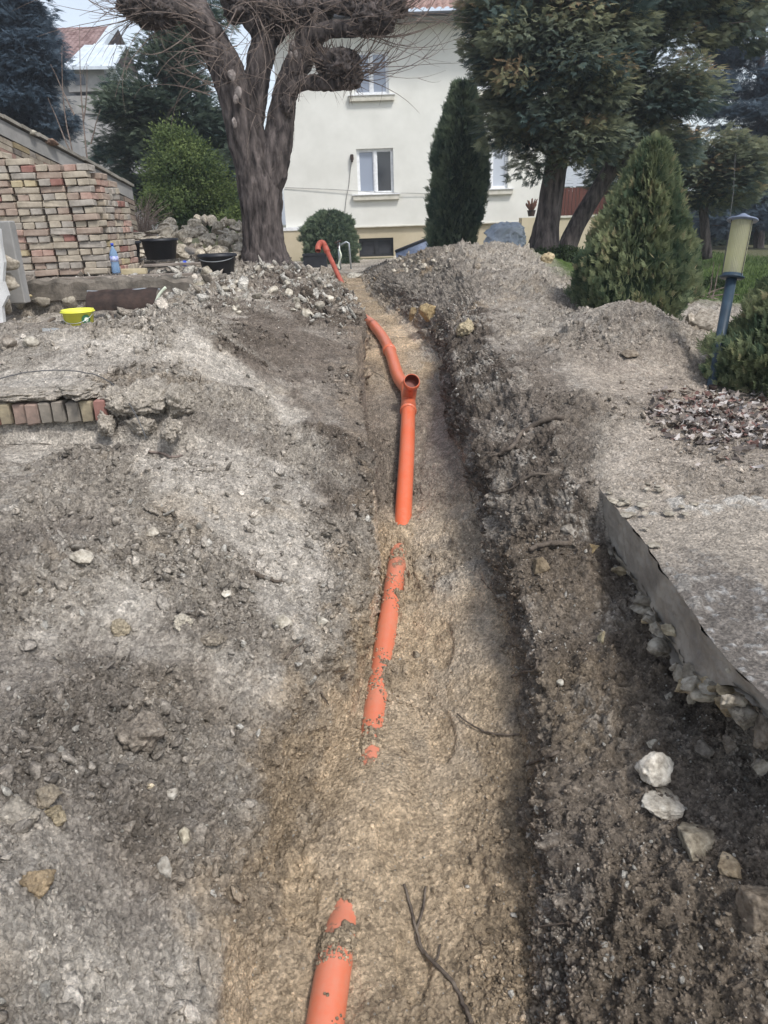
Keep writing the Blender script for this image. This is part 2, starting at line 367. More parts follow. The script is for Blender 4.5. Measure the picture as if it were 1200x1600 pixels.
# masks by soil type (S index: 7 left lip, 8 left foot, 9-10 trench floor, 11 mid wall, 12 right lip)
n_lo = fbm(D, 1.1, 3, 5); n_mid = fbm(D, 4.5, 4, 9); n_hi = fbm(D, 17, 4, 21)
n_e = n_mid*.45+n_hi*.3
fl = ss(6.55, 7.75, SD + 1.5*n_e)*(1-ss(9.9, 10.35, SD + n_e))          # sandy trench floor and left cut
cut = ss(9.95, 10.35, SD + n_e)*(1-ss(12.0, 12.4, SD + n_e))        # right cut bank
leftb = 1-ss(6.9, 7.4, SD)
rightg = ss(12.0, 12.8, SD)
tfade = 1-ss(14, 17, YD)
fl = fl*tfade; cut = cut*tfade
rough = 1 - 0.55*fl*(1-.65*ss(2.6, 3.4, YD+.3*n_mid))
far = 1/(1+np.maximum(YD-3, 0)*.10)
w1, w1b, id1 = worley(D + .02*n_mid[:, None], 9, 3)
w2, w2b, id2 = worley(D + .008*n_hi[:, None], 24, 4)
w3, w3b, id3 = worley(D, 55, 6)
clump = ss(-.25, .35, fbm(D, 2.6, 3, 33))
heap = np.clip(ss(5.5, 8, YD)*(1-ss(12.5, 15, YD))*(leftb*ss(4.3, 5.3, SD) + ss(11.3, 12.2, SD)*(1-ss(13.6, 14.5, SD))), 0, 1)
sm = ss(.02, .28, fbm(D, 2.1, 3, 201))*(1-cut)
imp = 0
for (iu, ih, iY, rx_, ry_) in ((612, 2.1, 2.05, .055, .13), (690, 2.08, 2.55, .06, .15), (645, 2.1, 1.62, .05, .13), (690, 2.02, 3.15, .06, .2), (735, 2.1, 1.82, .06, .10), (470, 2.12, 1.85, .07, .14)):
    dx_ = (XD-xat(iu, ih, iY))/rx_; dy_ = (YD-iY)/ry_; imp = np.maximum(imp, 1-ss(.75, 1.15, np.sqrt(dx_**2+dy_**2)+.25*n_mid))
imp = imp*fl; sm = np.maximum(sm, imp)
ridge = 1-2*np.abs(fbm(D, 1.7, 3, 203))
fl2 = fl*ss(5.4, 6.4, YD)
disp = .060*n_lo*(1-.7*fl) + .048*n_mid*rough*(1-.4*sm) + .016*n_hi*(1-.3*fl)*(1-.5*sm) + .03*ridge*leftb - .016*imp
dome = lambda a, k: np.sqrt(np.clip(1-(a/k)**2, 0, 1))
disp += (.034*dome(w1, .62)*(id1 > .5)*(.5+id1))*(rough+.25*fl)*clump*(1-.8*sm)*(.75+.9*heap)
disp += (1-.8*sm)*.026*dome(w2, .62)*(.25+.75*(id2 > .35))*(.35+.65*rough)*(.5+.7*clump)*(1+heap)
disp += (1-.6*sm)*.011*dome(w3, .65)*(.3+1.2*id3)*(.6+.4*rough)
w4, w4b, id4 = worley(D, 105, 8)
disp += .0045*dome(w4, .7)*(.3+1.2*id4)*(YD < 5)
# vertical drag marks and ledges of the digger bucket on the cut bank, root-torn soil
st = fbm(D*np.array([2.2, 2.2, .45], np.float32), 9, 4, 41); led = fbm(D*np.array([.5, .5, 3.2], np.float32), 3.0, 3, 43)
disp += cut*(.030*st + .055*led + .02*n_hi)
disp += (fl*(1-ss(7.9, 8.1, SD)))*.018*st
flat = ss(12.7, 13.2, SD)*(1-ss(5.2, 6.2, YD))
lawn = ss(13.3, 13.9, SD+n_mid*.25)*ss(8.6, 9.6, YD+n_mid*.6)
terr = ss(7.45, 7.6, YD)*(1-ss(4.2, 4.8, SD))
disp *= (1-.55*flat)*(1-.8*lawn)*(1-.5*terr)
disp *= np.where(YD > 16, .4, 1)
disp *= 1-.65*fl2*ss(7.9, 8.2, SD)*(1-ss(9.0, 9.4, SD))
# step faces stay crisp
W = B.copy(); W[dense] += nm[dense]*disp[:, None]
# colour = soil type, with some shade painted in
def cc(*c): return np.array(c, np.float32)
crumb = cc(.44, .392, .33); pale = cc(.58, .535, .47); sand = cc(.41, .318, .215); humus = cc(.14, .115, .093); grey = cc(.27, .235, .20); chalk = cc(.60, .57, .52); brown = cc(.29, .225, .15)
def mixc(a, b, t): return a*(1-t[:, None]) + b*t[:, None]
Cc = np.tile(crumb, (len(D), 1))
Cc = mixc(Cc, np.tile(grey, (len(D), 1)), ss(-.05, .4, n_lo*.7+n_mid*.5)*.65)
Cc = mixc(Cc, np.tile(pale, (len(D), 1)), sm*.45*leftb)
Cc = mixc(Cc, np.tile(brown*1.4, (len(D), 1)), ss(.1, .5, fbm(D, 3.1, 3, 71))*.3)
Cc = mixc(Cc, np.tile(pale, (len(D), 1)), ss(.45, .9, id2)*ss(-.2, .3, fbm(D, 7, 3, 77))*.6)
# dark topsoil on the left spoil heap and near corner; trench shade painted in too
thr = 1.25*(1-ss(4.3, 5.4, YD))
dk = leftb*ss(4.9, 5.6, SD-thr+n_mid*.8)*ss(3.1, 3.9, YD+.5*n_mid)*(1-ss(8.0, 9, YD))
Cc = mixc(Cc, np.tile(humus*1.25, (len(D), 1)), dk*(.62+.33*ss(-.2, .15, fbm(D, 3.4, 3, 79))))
dk2 = leftb*ss(4.0, 5.2, 0*SD+5)*(1-ss(2.3, 3.0, YD+.3*n_mid))
Cc = mixc(Cc, np.tile(grey*.8, (len(D), 1)), dk2*ss(-.3, .3, fbm(D, 2.4, 3, 80))*.7)
Cc = mixc(Cc, np.tile(sand, (len(D), 1)), fl*(.93-.25*ss(.1, .5, n_mid)))
Cc = mixc(Cc, np.tile(sand*.62, (len(D), 1)), fl*ss(.05, .45, fbm(D, 5.2, 4, 83))*.45)
Cc = mixc(Cc, np.tile(pale*.85, (len(D), 1)), fl*ss(.12, .4, fbm(D*np.array([1.5, .8, 1], np.float32), 4, 4, 85))*.5*(.4+.6*ss(8.6, 9.6, SD)))
rf = fl*ss(8.9, 9.4, SD+.3*n_mid)*ss(2.3, 3.2, YD+.4*n_mid)
Cc = mixc(Cc, np.tile(pale*.72, (len(D), 1)), rf*(.35+.4*ss(-.2, .3, n_mid)))
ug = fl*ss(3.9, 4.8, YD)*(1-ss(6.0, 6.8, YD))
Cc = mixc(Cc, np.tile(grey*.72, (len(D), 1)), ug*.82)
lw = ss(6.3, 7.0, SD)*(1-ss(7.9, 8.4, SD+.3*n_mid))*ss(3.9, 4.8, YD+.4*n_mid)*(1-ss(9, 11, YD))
Cc = mixc(Cc, np.tile(humus*1.25, (len(D), 1)), lw*(.8-.4*ss(.0, .4, fbm(D, 4, 3, 211))))  # left wall darkened in humus colour to stand for trench shade
lc = ss(3.0, 3.6, YD)*(1-ss(7.8, 8.1, SD))*ss(7.0, 7.3, SD)*(1-ss(4.2, 4.8, YD)); Cc = mixc(Cc, np.tile(pale*.8, (len(D), 1)), lc*.5)
Cc = mixc(Cc, np.tile(sand*1.18, (len(D), 1)), fl*sm*.5*(1-ug))
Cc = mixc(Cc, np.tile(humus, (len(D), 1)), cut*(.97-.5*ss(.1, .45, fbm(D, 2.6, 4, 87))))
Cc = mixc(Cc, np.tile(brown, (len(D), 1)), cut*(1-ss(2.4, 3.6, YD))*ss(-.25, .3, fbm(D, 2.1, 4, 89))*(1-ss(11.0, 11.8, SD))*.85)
Cc = mixc(Cc, np.tile(pale*.85, (len(D), 1)), cut*ss(-.05, .3, fbm(D, 4.1, 4, 91))*ss(.35, .75, id3)*.75)
Cc = mixc(Cc, np.tile(grey*1.2, (len(D), 1)), cut*ss(.0, .3, fbm(D, 2.3, 3, 92))*.55)
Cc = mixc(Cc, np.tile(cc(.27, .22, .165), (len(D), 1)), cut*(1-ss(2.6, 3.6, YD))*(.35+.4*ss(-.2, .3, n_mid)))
Cc = mixc(Cc, np.tile(sand*1.12, (len(D), 1)), imp*.8)
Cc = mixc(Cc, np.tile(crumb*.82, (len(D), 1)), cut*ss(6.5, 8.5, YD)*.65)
Cc = mixc(Cc, np.tile(sand*1.1, (len(D), 1)), cut*ss(.25, .45, fbm(D, 2.8, 2, 93))*ss(6, 8, YD)*.8)
Cc = mixc(Cc, np.tile(humus*1.3, (len(D), 1)), ss(11.9, 12.3, SD)*(1-ss(12.6, 13.1, SD+n_mid*.4))*ss(3.0, 3.6, YD)*(1-ss(5.0, 6.2, YD))*.75)
Cc = mixc(Cc, np.tile(crumb*np.array([1.02, .96, .92], np.float32), (len(D), 1)), flat*.5)
Cc = mixc(Cc, np.tile(humus*1.5, (len(D), 1)), terr*.55)
gd = ss(13.2, 13.8, SD)*(1-ss(3.9, 4.7, YD+.6*n_mid))*0
Cc = mixc(Cc, np.tile(cc(.075, .115, .03), (len(D), 1)), lawn)
Cc *= (1+.22*n_hi)[:, None]
Cc *= (1+.12*cut*(1-ss(7, 9, YD))+.16*fl+.22*fl*ss(2.8, 3.6, YD)*(1-ss(8, 10, YD)))[:, None]
Cc *= (1-.20*(1-sm)*(1-lawn))[:, None]*(.86+.28*id3*(.4+.6*(w3 < .5)))[:, None]  # base darker, crumb tops paler: shade between crumbs put into the colour
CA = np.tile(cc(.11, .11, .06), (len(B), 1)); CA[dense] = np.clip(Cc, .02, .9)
idx = np.arange(NR*NC).reshape(NR, NC)
Q = np.stack([idx[:-1, :-1], idx[:-1, 1:], idx[1:, 1:], idx[1:, :-1]], -1).reshape(-1, 4)
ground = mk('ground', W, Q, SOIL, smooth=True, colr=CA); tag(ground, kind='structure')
# coarse copy only for placing things on the surface
st_ = 3; Wg = W.reshape(NR, NC, 3)[::st_, ::st_]; r_, c_n = Wg.shape[:2]; ii = np.arange(r_*c_n).reshape(r_, c_n)
Qc = np.stack([ii[:-1, :-1], ii[:-1, 1:], ii[1:, 1:], ii[1:, :-1]], -1).reshape(-1, 4)
BV = BVHTree.FromPolygons([tuple(p) for p in Wg.reshape(-1, 3).tolist()], [tuple(q) for q in Qc.tolist()])
def hit(u, v):
    """where the line of sight through photo pixel (u, v) meets the ground"""
    d = Vector(FW + RT*((u-600)/F) + UP*((800-v)/F)).normalized()
    p, n, i, t = BV.ray_cast(Vector((0, 0, CZ)), d, 400)
    if p is None: p = at(u, v, 20); n = Vector((0, 0, 1))
    return p, n
def drop(x, y):
    p, n, i, t = BV.ray_cast(Vector((x, y, 6)), Vector((0, 0, -1)), 40)
    return p.z if p else CZ-1.1

# ------------------------------------------------------------------ rocks
_ico = {}
def ico(sub):
    if sub in _ico: return _ico[sub]
    import bmesh
    bm = bmesh.new(); bmesh.ops.create_icosphere(bm, subdivisions=sub, radius=1.0)
    V = np.array([v.co[:] for v in bm.verts]); Fs = np.array([[v.index for v in f.verts] for f in bm.faces]); bm.free()
    _ico[sub] = (V, Fs); return _ico[sub]
def rock_v(seed, size, ang=.5, sub=3, rough_=.12):
    rng = np.random.default_rng(seed); V, Fs = ico(sub); V = V.copy()
    for k in range(int(5+9*ang) if ang <= 1 else 11):               # planes knock off facets
        n = rng.normal(size=3); n /= np.linalg.norm(n); d = rng.uniform(.5, .85) if ang <= 1 else rng.uniform(.30, .70)
        s_ = V@n; V -= n*np.clip(s_-d, 0, None)[:, None]*.93
    off = rng.uniform(-50, 50, 3)
    r = 1 + rough_*fbm(V+off, 1.8, 3, seed % 97)*2 + (rough_*.5)*fbm(V+off, 6, 2, 5)*2
    if sub >= 4: r = r + .045*fbm(V+off, 13, 3, 7)
    V *= r[:, None]*np.array(size)/2
    a = rng.uniform(0, 2*PI); c, s_ = math.cos(a), math.sin(a)
    V = V@np.array([[c, -s_, 0], [s_, c, 0], [0, 0, 1]]).T
    return V, Fs
ROCK_MESH = {}
def rock(u, v, w_px, h_px=None, seed=0, tint=(1, 1, 1), ang=.6, label=None, group=None, sink=.25, name='stone', cat='stone', Y=None, rot=None, mat=None, rough_=.12, sub=3):
    if Y is None: p, n = hit(u, v)
    else: p = at(u, v, Y)
    s_ = (Vector(p)-Vector((0, 0, CZ))).dot(Vector(FW))/F
    W_ = w_px*s_; H_ = (h_px or w_px*.75)*s_
    V, Fs = rock_v(seed, (W_, W_*.85, H_), ang, sub, rough_)
    a0 = 0 if rot is None else rot
    o = mk(name, V, Fs, mat or ROCK, smooth=False, colr=np.tile(np.array(tint, float), (len(V), 1)))
    o.location = Vector(p) + (Vector((0, 0, H_*(.5-sink))) if Y is None else Vector((0, 0, 0)))
    o.rotation_euler = (0, a0, 0)
    tag(o, label, cat, group); return o
# ------------------------------------------------------------------ scattered clods, crumbs and pebbles (uncountable)
def scatter_clods():
    rng = np.random.default_rng(5)
    V0 = W.reshape(NR, NC, 3); C0 = CA.reshape(NR, NC, 3); S0 = GS
    cam_ = np.array([0, 0, CZ])
    T = []
    for k in range(8):
        v, f = rock_v(900+k, (1, rng.uniform(.7, 1), rng.uniform(.5, .8)), 1.3, 1 if k < 5 else 2, .26); T.append((v, f))
    allV = []; allF = []; allC = []; base = 0
    ri = np.where((YR > .8) & (YR < 17))[0]
    n = 430000
    r = rng.choice(ri, n); c = rng.integers(30, NC-30, n)
    P = V0[r, c]; s = S0[r, c]; Cx = C0[r, c]
    keep = (np.abs(P[:, 0]) < 4.2+.3*P[:, 1])
    q = P-cam_; a_ = q@RT; b_ = q@UP; c_ = q@FW; c_ = np.where(c_ < .2, .2, c_); uu = 600+F*a_/c_; vv = 800-F*b_/c_
    keep &= (uu > -60) & (uu < 1260) & (vv < 1680)
    dens = np.where(s < 7, 1.0, np.where(s < 10, np.where(P[:, 1] > 6, .3, .6), np.where(s < 12, .9, .8)))
    cl = fbm(P, 1.9, 3, 61); dens *= (.25+1.1*ss(-.2, .3, cl))*(1-.75*ss(.02, .28, fbm(P, 2.1, 3, 201))*((s < 10) | (s > 12.5)))
    dens = np.where((s > 13.2) & (P[:, 1] > 9), .04, dens)
    keep &= rng.random(n) < dens
    P = P[keep]; s = s[keep]; Cx = Cx[keep]
    n = len(P)
    fl_ = (s > 7.2) & (s < 10)
    size = .0064*(rng.pareto(2.5, n)+1); size = np.minimum(size, .085); cl3 = ss(.15, .4, fbm(P, 3.3, 3, 63)); size *= 1+.7*cl3
    size *= np.where(fl_, .8, 1)*(1+.10*np.maximum(P[:, 1]-3, 0)); hp = (P[:, 1] > 6.3) & (P[:, 1] < 13) & (s < 8)
    size *= np.where(hp, 1.5, 1.0); size = np.minimum(size, np.where(hp, .16, np.where(fl_, np.where(P[:, 1] > 5.5, .016, .03), np.where((s > 9.8) & (s < 12.4), .024+.002*P[:, 1], np.where(s > 12.3, .05, .065)))))
    br = rng.uniform(.90, 1.55, n); chalk_ = rng.random(n) < np.where(hp & ~fl_ & (s < 8), .40, np.where(fl_, .02, np.where((s > 10) & (s < 12.3), .07, .07)))  # clods paler than their ground, lit tops painted over dark gaps
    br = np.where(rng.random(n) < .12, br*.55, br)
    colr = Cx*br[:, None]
    colr[chalk_] = (np.array([.55, .52, .46])*rng.uniform(.75, 1.15, (chalk_.sum(), 1)))
    tk = rng.integers(0, 8, n); tk = np.where((size > .03), 5+tk % 3, tk % 5)
    for k in range(8):
        m = np.where(tk == k)[0]
        if not len(m): continue
        tv, tf = T[k]
        an = rng.uniform(0, 2*PI, len(m)); ax = rng.normal(0, .5, (len(m), 2))
        ca, sa = np.cos(an), np.sin(an)
        X = tv[None, :, 0]*ca[:, None]-tv[None, :, 1]*sa[:, None]; Yy = tv[None, :, 0]*sa[:, None]+tv[None, :, 1]*ca[:, None]
        Z = np.repeat(tv[None, :, 2], len(m), 0) + X*ax[:, :1] + Yy*ax[:, 1:]
        st3 = rng.uniform(.75, 1.3, (len(m), 3))
        vv_ = np.stack([X, Yy, Z], -1)*size[m][:, None, None]*st3[:, None, :] + P[m][:, None, :] + np.array([0, 0, 1.])*size[m][:, None, None]*.12
        allV.append(vv_.reshape(-1, 3)); allF.append((tf[None]+(np.arange(len(m))*len(tv))[:, None, None]+base).reshape(-1, 3)); base += len(m)*len(tv)
        allC.append(np.repeat(colr[m], len(tv), 0))
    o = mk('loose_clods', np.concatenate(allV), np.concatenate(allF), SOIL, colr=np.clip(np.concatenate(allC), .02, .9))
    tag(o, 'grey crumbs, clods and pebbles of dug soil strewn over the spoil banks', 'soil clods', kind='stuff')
scatter_clods()

# ------------------------------------------------------------------ materials of things
M = {}
def pipe_mat():
    m, nt, b = newmat('orange_pvc'); L = nt.links.new
    tc = N(nt, 'ShaderNodeTexCoord')
    n0 = N(nt, 'ShaderNodeTexNoise', inp={'Scale': 5.0, 'Detail': 3, 'Roughness': .6}); L(tc.outputs['Object'], n0.inputs['Vector'])
    n1 = N(nt, 'ShaderNodeTexNoise', inp={'Scale': 38.0, 'Detail': 7, 'Roughness': .75}); L(tc.outputs['Object'], n1.inputs['Vector'])
    ge = N(nt, 'ShaderNodeVertexColor', layer_name='Col')       # how much soil has been thrown on this stretch of pipe
    sp = N(nt, 'ShaderNodeSeparateColor'); L(ge.outputs[0], sp.inputs[0])
    a = N(nt, 'ShaderNodeMath', operation='MULTIPLY_ADD'); L(n0.outputs['Fac'], a.inputs[0]); a.inputs[1].default_value = .9; L(n1.outputs['Fac'], a.inputs[2])
    c = N(nt, 'ShaderNodeMath', operation='ADD'); L(a.outputs[0], c.inputs[0]); L(sp.outputs[0], c.inputs[1])
    r = N(nt, 'ShaderNodeMapRange', inp={'From Min': 1.43, 'From Max': 1.54}); L(c.outputs[0], r.inputs[0])
    n2 = N(nt, 'ShaderNodeTexNoise', inp={'Scale': 130.0, 'Detail': 4}); L(tc.outputs['Object'], n2.inputs['Vector'])
    cr = N(nt, 'ShaderNodeValToRGB'); cr.color_ramp.elements[0].color = (.18, .135, .09, 1); cr.color_ramp.elements[1].color = (.50, .39, .26, 1); cr.color_ramp.elements[0].position = .3; cr.color_ramp.elements[1].position = .7; L(n2.outputs['Fac'], cr.inputs[0])
    dust = N(nt, 'ShaderNodeMix', data_type='RGBA'); dr = N(nt, 'ShaderNodeMapRange', inp={'From Min': .7, 'From Max': 1.45, 'To Min': .02, 'To Max': .5}); L(c.outputs[0], dr.inputs[0]); L(dr.outputs[0], dust.inputs[0])
    dust.inputs[6].default_value = (.74, .15, .062, 1); dust.inputs[7].default_value = (.52, .34, .25, 1)
    mx = N(nt, 'ShaderNodeMix', data_type='RGBA'); L(r.outputs[0], mx.inputs[0]); L(dust.outputs[2], mx.inputs[6]); L(cr.outputs[0], mx.inputs[7])
    L(mx.outputs[2], b.inputs['Base Color'])
    rr = N(nt, 'ShaderNodeMapRange', inp={'To Min': .33, 'To Max': .95}); L(r.outputs[0], rr.inputs[0]); L(rr.outputs[0], b.inputs['Roughness'])
    hh = N(nt, 'ShaderNodeMath', operation='MULTIPLY'); L(r.outputs[0], hh.inputs[0]); L(n2.outputs['Fac'], hh.inputs[1])
    bp = N(nt, 'ShaderNodeBump', inp={'Strength': .9, 'Distance': .008}); L(hh.outputs[0], bp.inputs['Height']); L(bp.outputs[0], b.inputs['Normal'])
    return m
M['pipe'] = pipe_mat()
M['old_pipe'] = noise_mat('faded_red_pipe', (.34, .075, .05), (.48, .13, .09), 6, .5, .1)
M['pipe_in'] = plain_mat('pipe_inside_shade', (.16, .03, .015), .5)  # pipe orange darkened to stand for shade inside the open mouth
M['rubber'] = plain_mat('black_rubber', (.018, .018, .018), .6)
M['tub'] = plain_mat('black_plastic', (.018, .020, .026), .45, var=.25, scale=6)
M['bark'] = noise_mat('elm_bark', (.028, .023, .022), (.165, .138, .128), 16, .95, 1.0, 40, stretch=(1, 1, .22), dist=.03, attr=True)
M['twig'] = noise_mat('twig', (.10, .075, .062), (.26, .21, .18), 20, .9, .3)
M['root'] = noise_mat('root', (.07, .055, .045), (.20, .165, .13), 26, .95, .6)
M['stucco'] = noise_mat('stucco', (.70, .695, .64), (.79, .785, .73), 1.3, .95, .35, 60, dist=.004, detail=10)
M['plinth'] = noise_mat('plinth_plaster', (.50, .43, .30), (.60, .52, .38), 1.2, .95, .35, 50, dist=.004)
M['white'] = plain_mat('white_frame', (.80, .81, .82), .35)
M['sill'] = noise_mat('sill', (.52, .50, .42), (.66, .63, .55), 5, .8, .2)
M['dframe'] = plain_mat('dark_frame', (.03, .032, .036), .4)
def glass_mat(name, c, r=.08):
    m, nt, b = newmat(name); b.inputs['Base Color'].default_value = (*c, 1); b.inputs['Roughness'].default_value = r; b.inputs['Specular IOR Level'].default_value = .8; return m
M['glass'] = glass_mat('window_glass', (.03, .035, .045)); M['glass_pale'] = glass_mat('window_glass_blind', (.30, .34, .42), .25)
M['curtain'] = glass_mat('curtained_glass', (.52, .56, .62), .3)
M['zinc'] = noise_mat('zinc_sheet', (.50, .56, .62), (.66, .72, .78), 2, .4, .1, metal=.0)
M['concrete'] = noise_mat('concrete', (.19, .175, .15), (.34, .32, .28), 5, .92, .5, 45, dist=.006)
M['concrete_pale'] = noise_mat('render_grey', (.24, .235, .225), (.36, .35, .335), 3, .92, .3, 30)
M['neighbour'] = noise_mat('neighbour_wall', (.26, .255, .25), (.36, .35, .34), 1.5, .9, .2)
M['slabface'] = noise_mat('slab_face', (.17, .15, .13), (.44, .40, .34), 6, .95, .8, 45, dist=.010, lo=.25, hi=.75)
M['mortar'] = noise_mat('lime_mortar', (.34, .31, .25), (.62, .58, .49), 18, .95, .9, 60, dist=.012)
M['rust'] = noise_mat('rusty_metal', (.02, .015, .013), (.065, .042, .034), 8, .8, .3)
M['dirtyw'] = noise_mat('dirty_plaster', (.55, .55, .54), (.78, .78, .77), 6, .9, .3)
M['wire'] = plain_mat('grey_wire', (.10, .10, .10), .5)
M['pole'] = plain_mat('blue_grey_paint', (.032, .055, .08), .4, var=.25, scale=9)
M['polelight'] = plain_mat('lamp_cap', (.20, .24, .33), .4, var=.2)
M['metal'] = plain_mat('galvanised', (.42, .45, .47), .35, metal=.6)
M['yellow'] = plain_mat('yellow_plastic', (.80, .80, .10), .4, var=.05)
M['green'] = plain_mat('green_print', (.03, .13, .06), .5); M['offwhite'] = plain_mat('white_print', (.7, .75, .6), .5)
M['wood'] = noise_mat('red_brown_boards', (.085, .03, .022), (.15, .055, .04), 7, .7, .2, stretch=(3, 1, .3))
M['leafmat'] = noise_mat('dead_leaves', (.6, .6, .6), (1, 1, 1), 20, .9, .2, attr=True)
def foliage_mat(name, c1, c2, c3=None):
    m, nt, b = newmat(name); L = nt.links.new
    va = N(nt, 'ShaderNodeVertexColor', layer_name='Col'); sp = N(nt, 'ShaderNodeSeparateColor'); L(va.outputs[0], sp.inputs[0])
    cr = N(nt, 'ShaderNodeValToRGB'); cr.color_ramp.elements[0].color = (*c1, 1); cr.color_ramp.elements[1].color = (*c2, 1)
    cr.color_ramp.elements[0].position = .05; cr.color_ramp.elements[1].position = .8
    if c3: e = cr.color_ramp.elements.new(1.0); e.color = (*c3, 1)
    L(sp.outputs[0], cr.inputs[0]); L(cr.outputs[0], b.inputs['Base Color']); b.inputs['Roughness'].default_value = .75; b.inputs['Specular IOR Level'].default_value = .25
    tr_ = N(nt, 'ShaderNodeBsdfTranslucent'); L(cr.outputs[0], tr_.inputs[0]); ms = N(nt, 'ShaderNodeMixShader'); ms.inputs[0].default_value = .35
    L(b.outputs[0], ms.inputs[1]); L(tr_.outputs[0], ms.inputs[2]); L(ms.outputs[0], nt.nodes['Material Output'].inputs['Surface'])
    return m
M['thuja'] = foliage_mat('thuja_leaf', (.065, .105, .06), (.28, .31, .16), (.36, .31, .18))
M['cypress'] = foliage_mat('cypress_leaf', (.06, .10, .07), (.20, .25, .15))
M['conifer'] = foliage_mat('conifer_leaf', (.075, .115, .105), (.30, .31, .18), (.36, .25, .15))
M['spruce'] = foliage_mat('spruce_leaf', (.050, .082, .115), (.11, .155, .20))
M['far_green'] = foliage_mat('far_leaf', (.055, .09, .08), (.15, .19, .13))
M['light_green'] = foliage_mat('light_leaf', (.045, .08, .032), (.17, .22, .075))
M['grass'] = foliage_mat('grass_blade', (.05, .085, .025), (.14, .20, .06))
M['ivy'] = foliage_mat('ivy_leaf', (.02, .04, .018), (.07, .10, .04))

# ------------------------------------------------------------------ the orange drain pipe in the trench
def rel(e): return np.array(e.location)
PIPE_R = .055
p0 = at(508, 1600, 1.42)
dp = empty('drain_pipe', (0.02, 5.9, CZ-1.45), 'long orange plastic drain pipe lying half buried along the trench floor', 'drain pipe')
def pipe_piece(name, pts, r, n=28, dirt=0., ring=True, label=None, parent=None, wall=.004):
    """open-ended tube with an inner skin, built of many rings so the axis can bend"""
    fr_ = frames(pts); V = []; Fs = []; R = r if not np.isscalar(r) else [r]*len(pts)
    Cd = []
    dl = dirt if not np.isscalar(dirt) else [dirt]*len(pts)
    for (p, t, a, b), rr, dd in zip(fr_, R, dl):
        for k in range(n):
            an = 2*PI*k/n; q = p + a*(math.cos(an)*rr) + b*(math.sin(an)*rr); V.append(q); top = (q-p).z/rr
            Cd.append(dd + .06*max(top, -1))
    for i in range(len(pts)-1):
        for k in range(n): Fs.append((i*n+k, i*n+(k+1) % n, (i+1)*n+(k+1) % n, (i+1)*n+k))
    m0 = len(V)
    for (p, t, a, b), rr in ((fr_[-1], R[-1]-wall), (fr_[-2] if len(fr_) > 2 else fr_[0], R[-2]-wall)):
        for k in range(n): an = 2*PI*k/n; V.append(p + a*(math.cos(an)*rr) + b*(math.sin(an)*rr)); Cd.append(.0)
    e = (len(pts)-1)*n
    for k in range(n):
        k2 = (k+1) % n; Fs.append((e+k, e+k2, m0+k2, m0+k)); Fs.append((m0+k, m0+k2, m0+n+k2, m0+n+k))
    V = np.array(V)-np.array(wloc(parent)); Cd = np.array(Cd)
    o = mk(name, V, Fs, M['pipe'], parent, True, np.stack([Cd, Cd, Cd], 1))
    if label: o['label'] = label
    return o
def path(P3, m=10): return [Vector(p) for p in spline(P3, m)]
# near length: surfaces from the sand at the bottom of the view, dips under the thrown earth, rises again
near = path([tuple(at(504, 1600, 1.42)-Vector((.07, .9, .02)))[:3], tuple(at(508, 1600, 1.42)), tuple(at(528, 1480, 1.66)), tuple(at(541, 1415, 1.81)+Vector((0, 0, -.025))), tuple(at(560, 1300, 2.1)+Vector((0, 0, -.045))),
             tuple(at(577, 1215, 2.36)+Vector((0, 0, -.012))), tuple(at(585, 1128, 2.74)+Vector((0, 0, .012))), tuple(at(604, 1000, 3.36)+Vector((0, 0, .026))), tuple(at(621, 885, 3.99)+Vector((0, 0, .022))), tuple(at(632, 820, 4.55)+Vector((0, .1, -.05)))], 8)
nd = [ (.20 if p.y < 1.62 else (.40 if p.y < 1.85 else (.5 if p.y < 2.6 else (.22 if p.y < 2.95 else (.15 if p.y < 3.9 else .36))))) for p in near]
pipe_piece('pipe_length', near, PIPE_R, dirt=nd, parent=dp)
# clean middle length and its socket, branch fitting
mid = path([tuple(at(629, 832, 4.32)), tuple(at(632, 770, 4.62)), tuple(at(636, 700, 5.12)), tuple(at(638, 640, 5.72))], 8)
pipe_piece('pipe_length', mid, PIPE_R, dirt=-.20, parent=dp, label='clean bright orange middle length')
a0, a1 = mid[-1], mid[-2]; ax = (a0-a1).normalized()
pipe_piece('pipe_socket', [a0-ax*.035, a0-ax*.03, a0-ax*.012, a0-ax*.01, a0+ax*.065, a0+ax*.085, a0+ax*.12], [PIPE_R+.001, PIPE_R+.011, PIPE_R+.011, PIPE_R+.007, PIPE_R+.007, PIPE_R+.002, PIPE_R+.002], dirt=-.15, parent=dp)
b0 = a0+ax*.1
yb = pipe_piece('branch_fitting', [b0, b0+ax*.12+Vector((-.004, 0, .0)), b0+ax*.26+Vector((-.012, 0, .0)), b0+ax*.34+Vector((-.022, 0, .0))], [PIPE_R+.002]*4, dirt=-.05, parent=dp)
# the upright open branch with its flared socket
c0 = b0+ax*.05; up_ = Vector((.012, -.22, .97)).normalized()
def arm(s): return c0 + up_*s
tilt = (at(638, 575, 5.5)-c0).normalized()
arm_pts = [c0+tilt*s for s in (0, .05, .10, .102, .125, .16, .20, .215)]
bend = Vector((0, -.0, 0))
e1 = [c0+Vector((0, .02, 0)), c0+Vector((.008, .0, .055)), c0+Vector((.014, -.035, .11)), c0+Vector((.018, -.075, .145))]
e1 = path([tuple(p) for p in e1], 5); dirn = (e1[-1]-e1[-2]).normalized(); q = e1[-1]
arm_ = pipe_piece('open_branch', e1+[q+dirn*.004, q+dirn*.03, q+dirn*.032, q+dirn*.055, q+dirn*.06, q+dirn*.075], [PIPE_R]*len(e1)+[PIPE_R+.003, PIPE_R+.005, PIPE_R+.011, PIPE_R+.011, PIPE_R+.006, PIPE_R+.006], dirt=-.1, parent=dp, label='open socket facing up with a dark mouth')
rim_c = q+dirn*.04
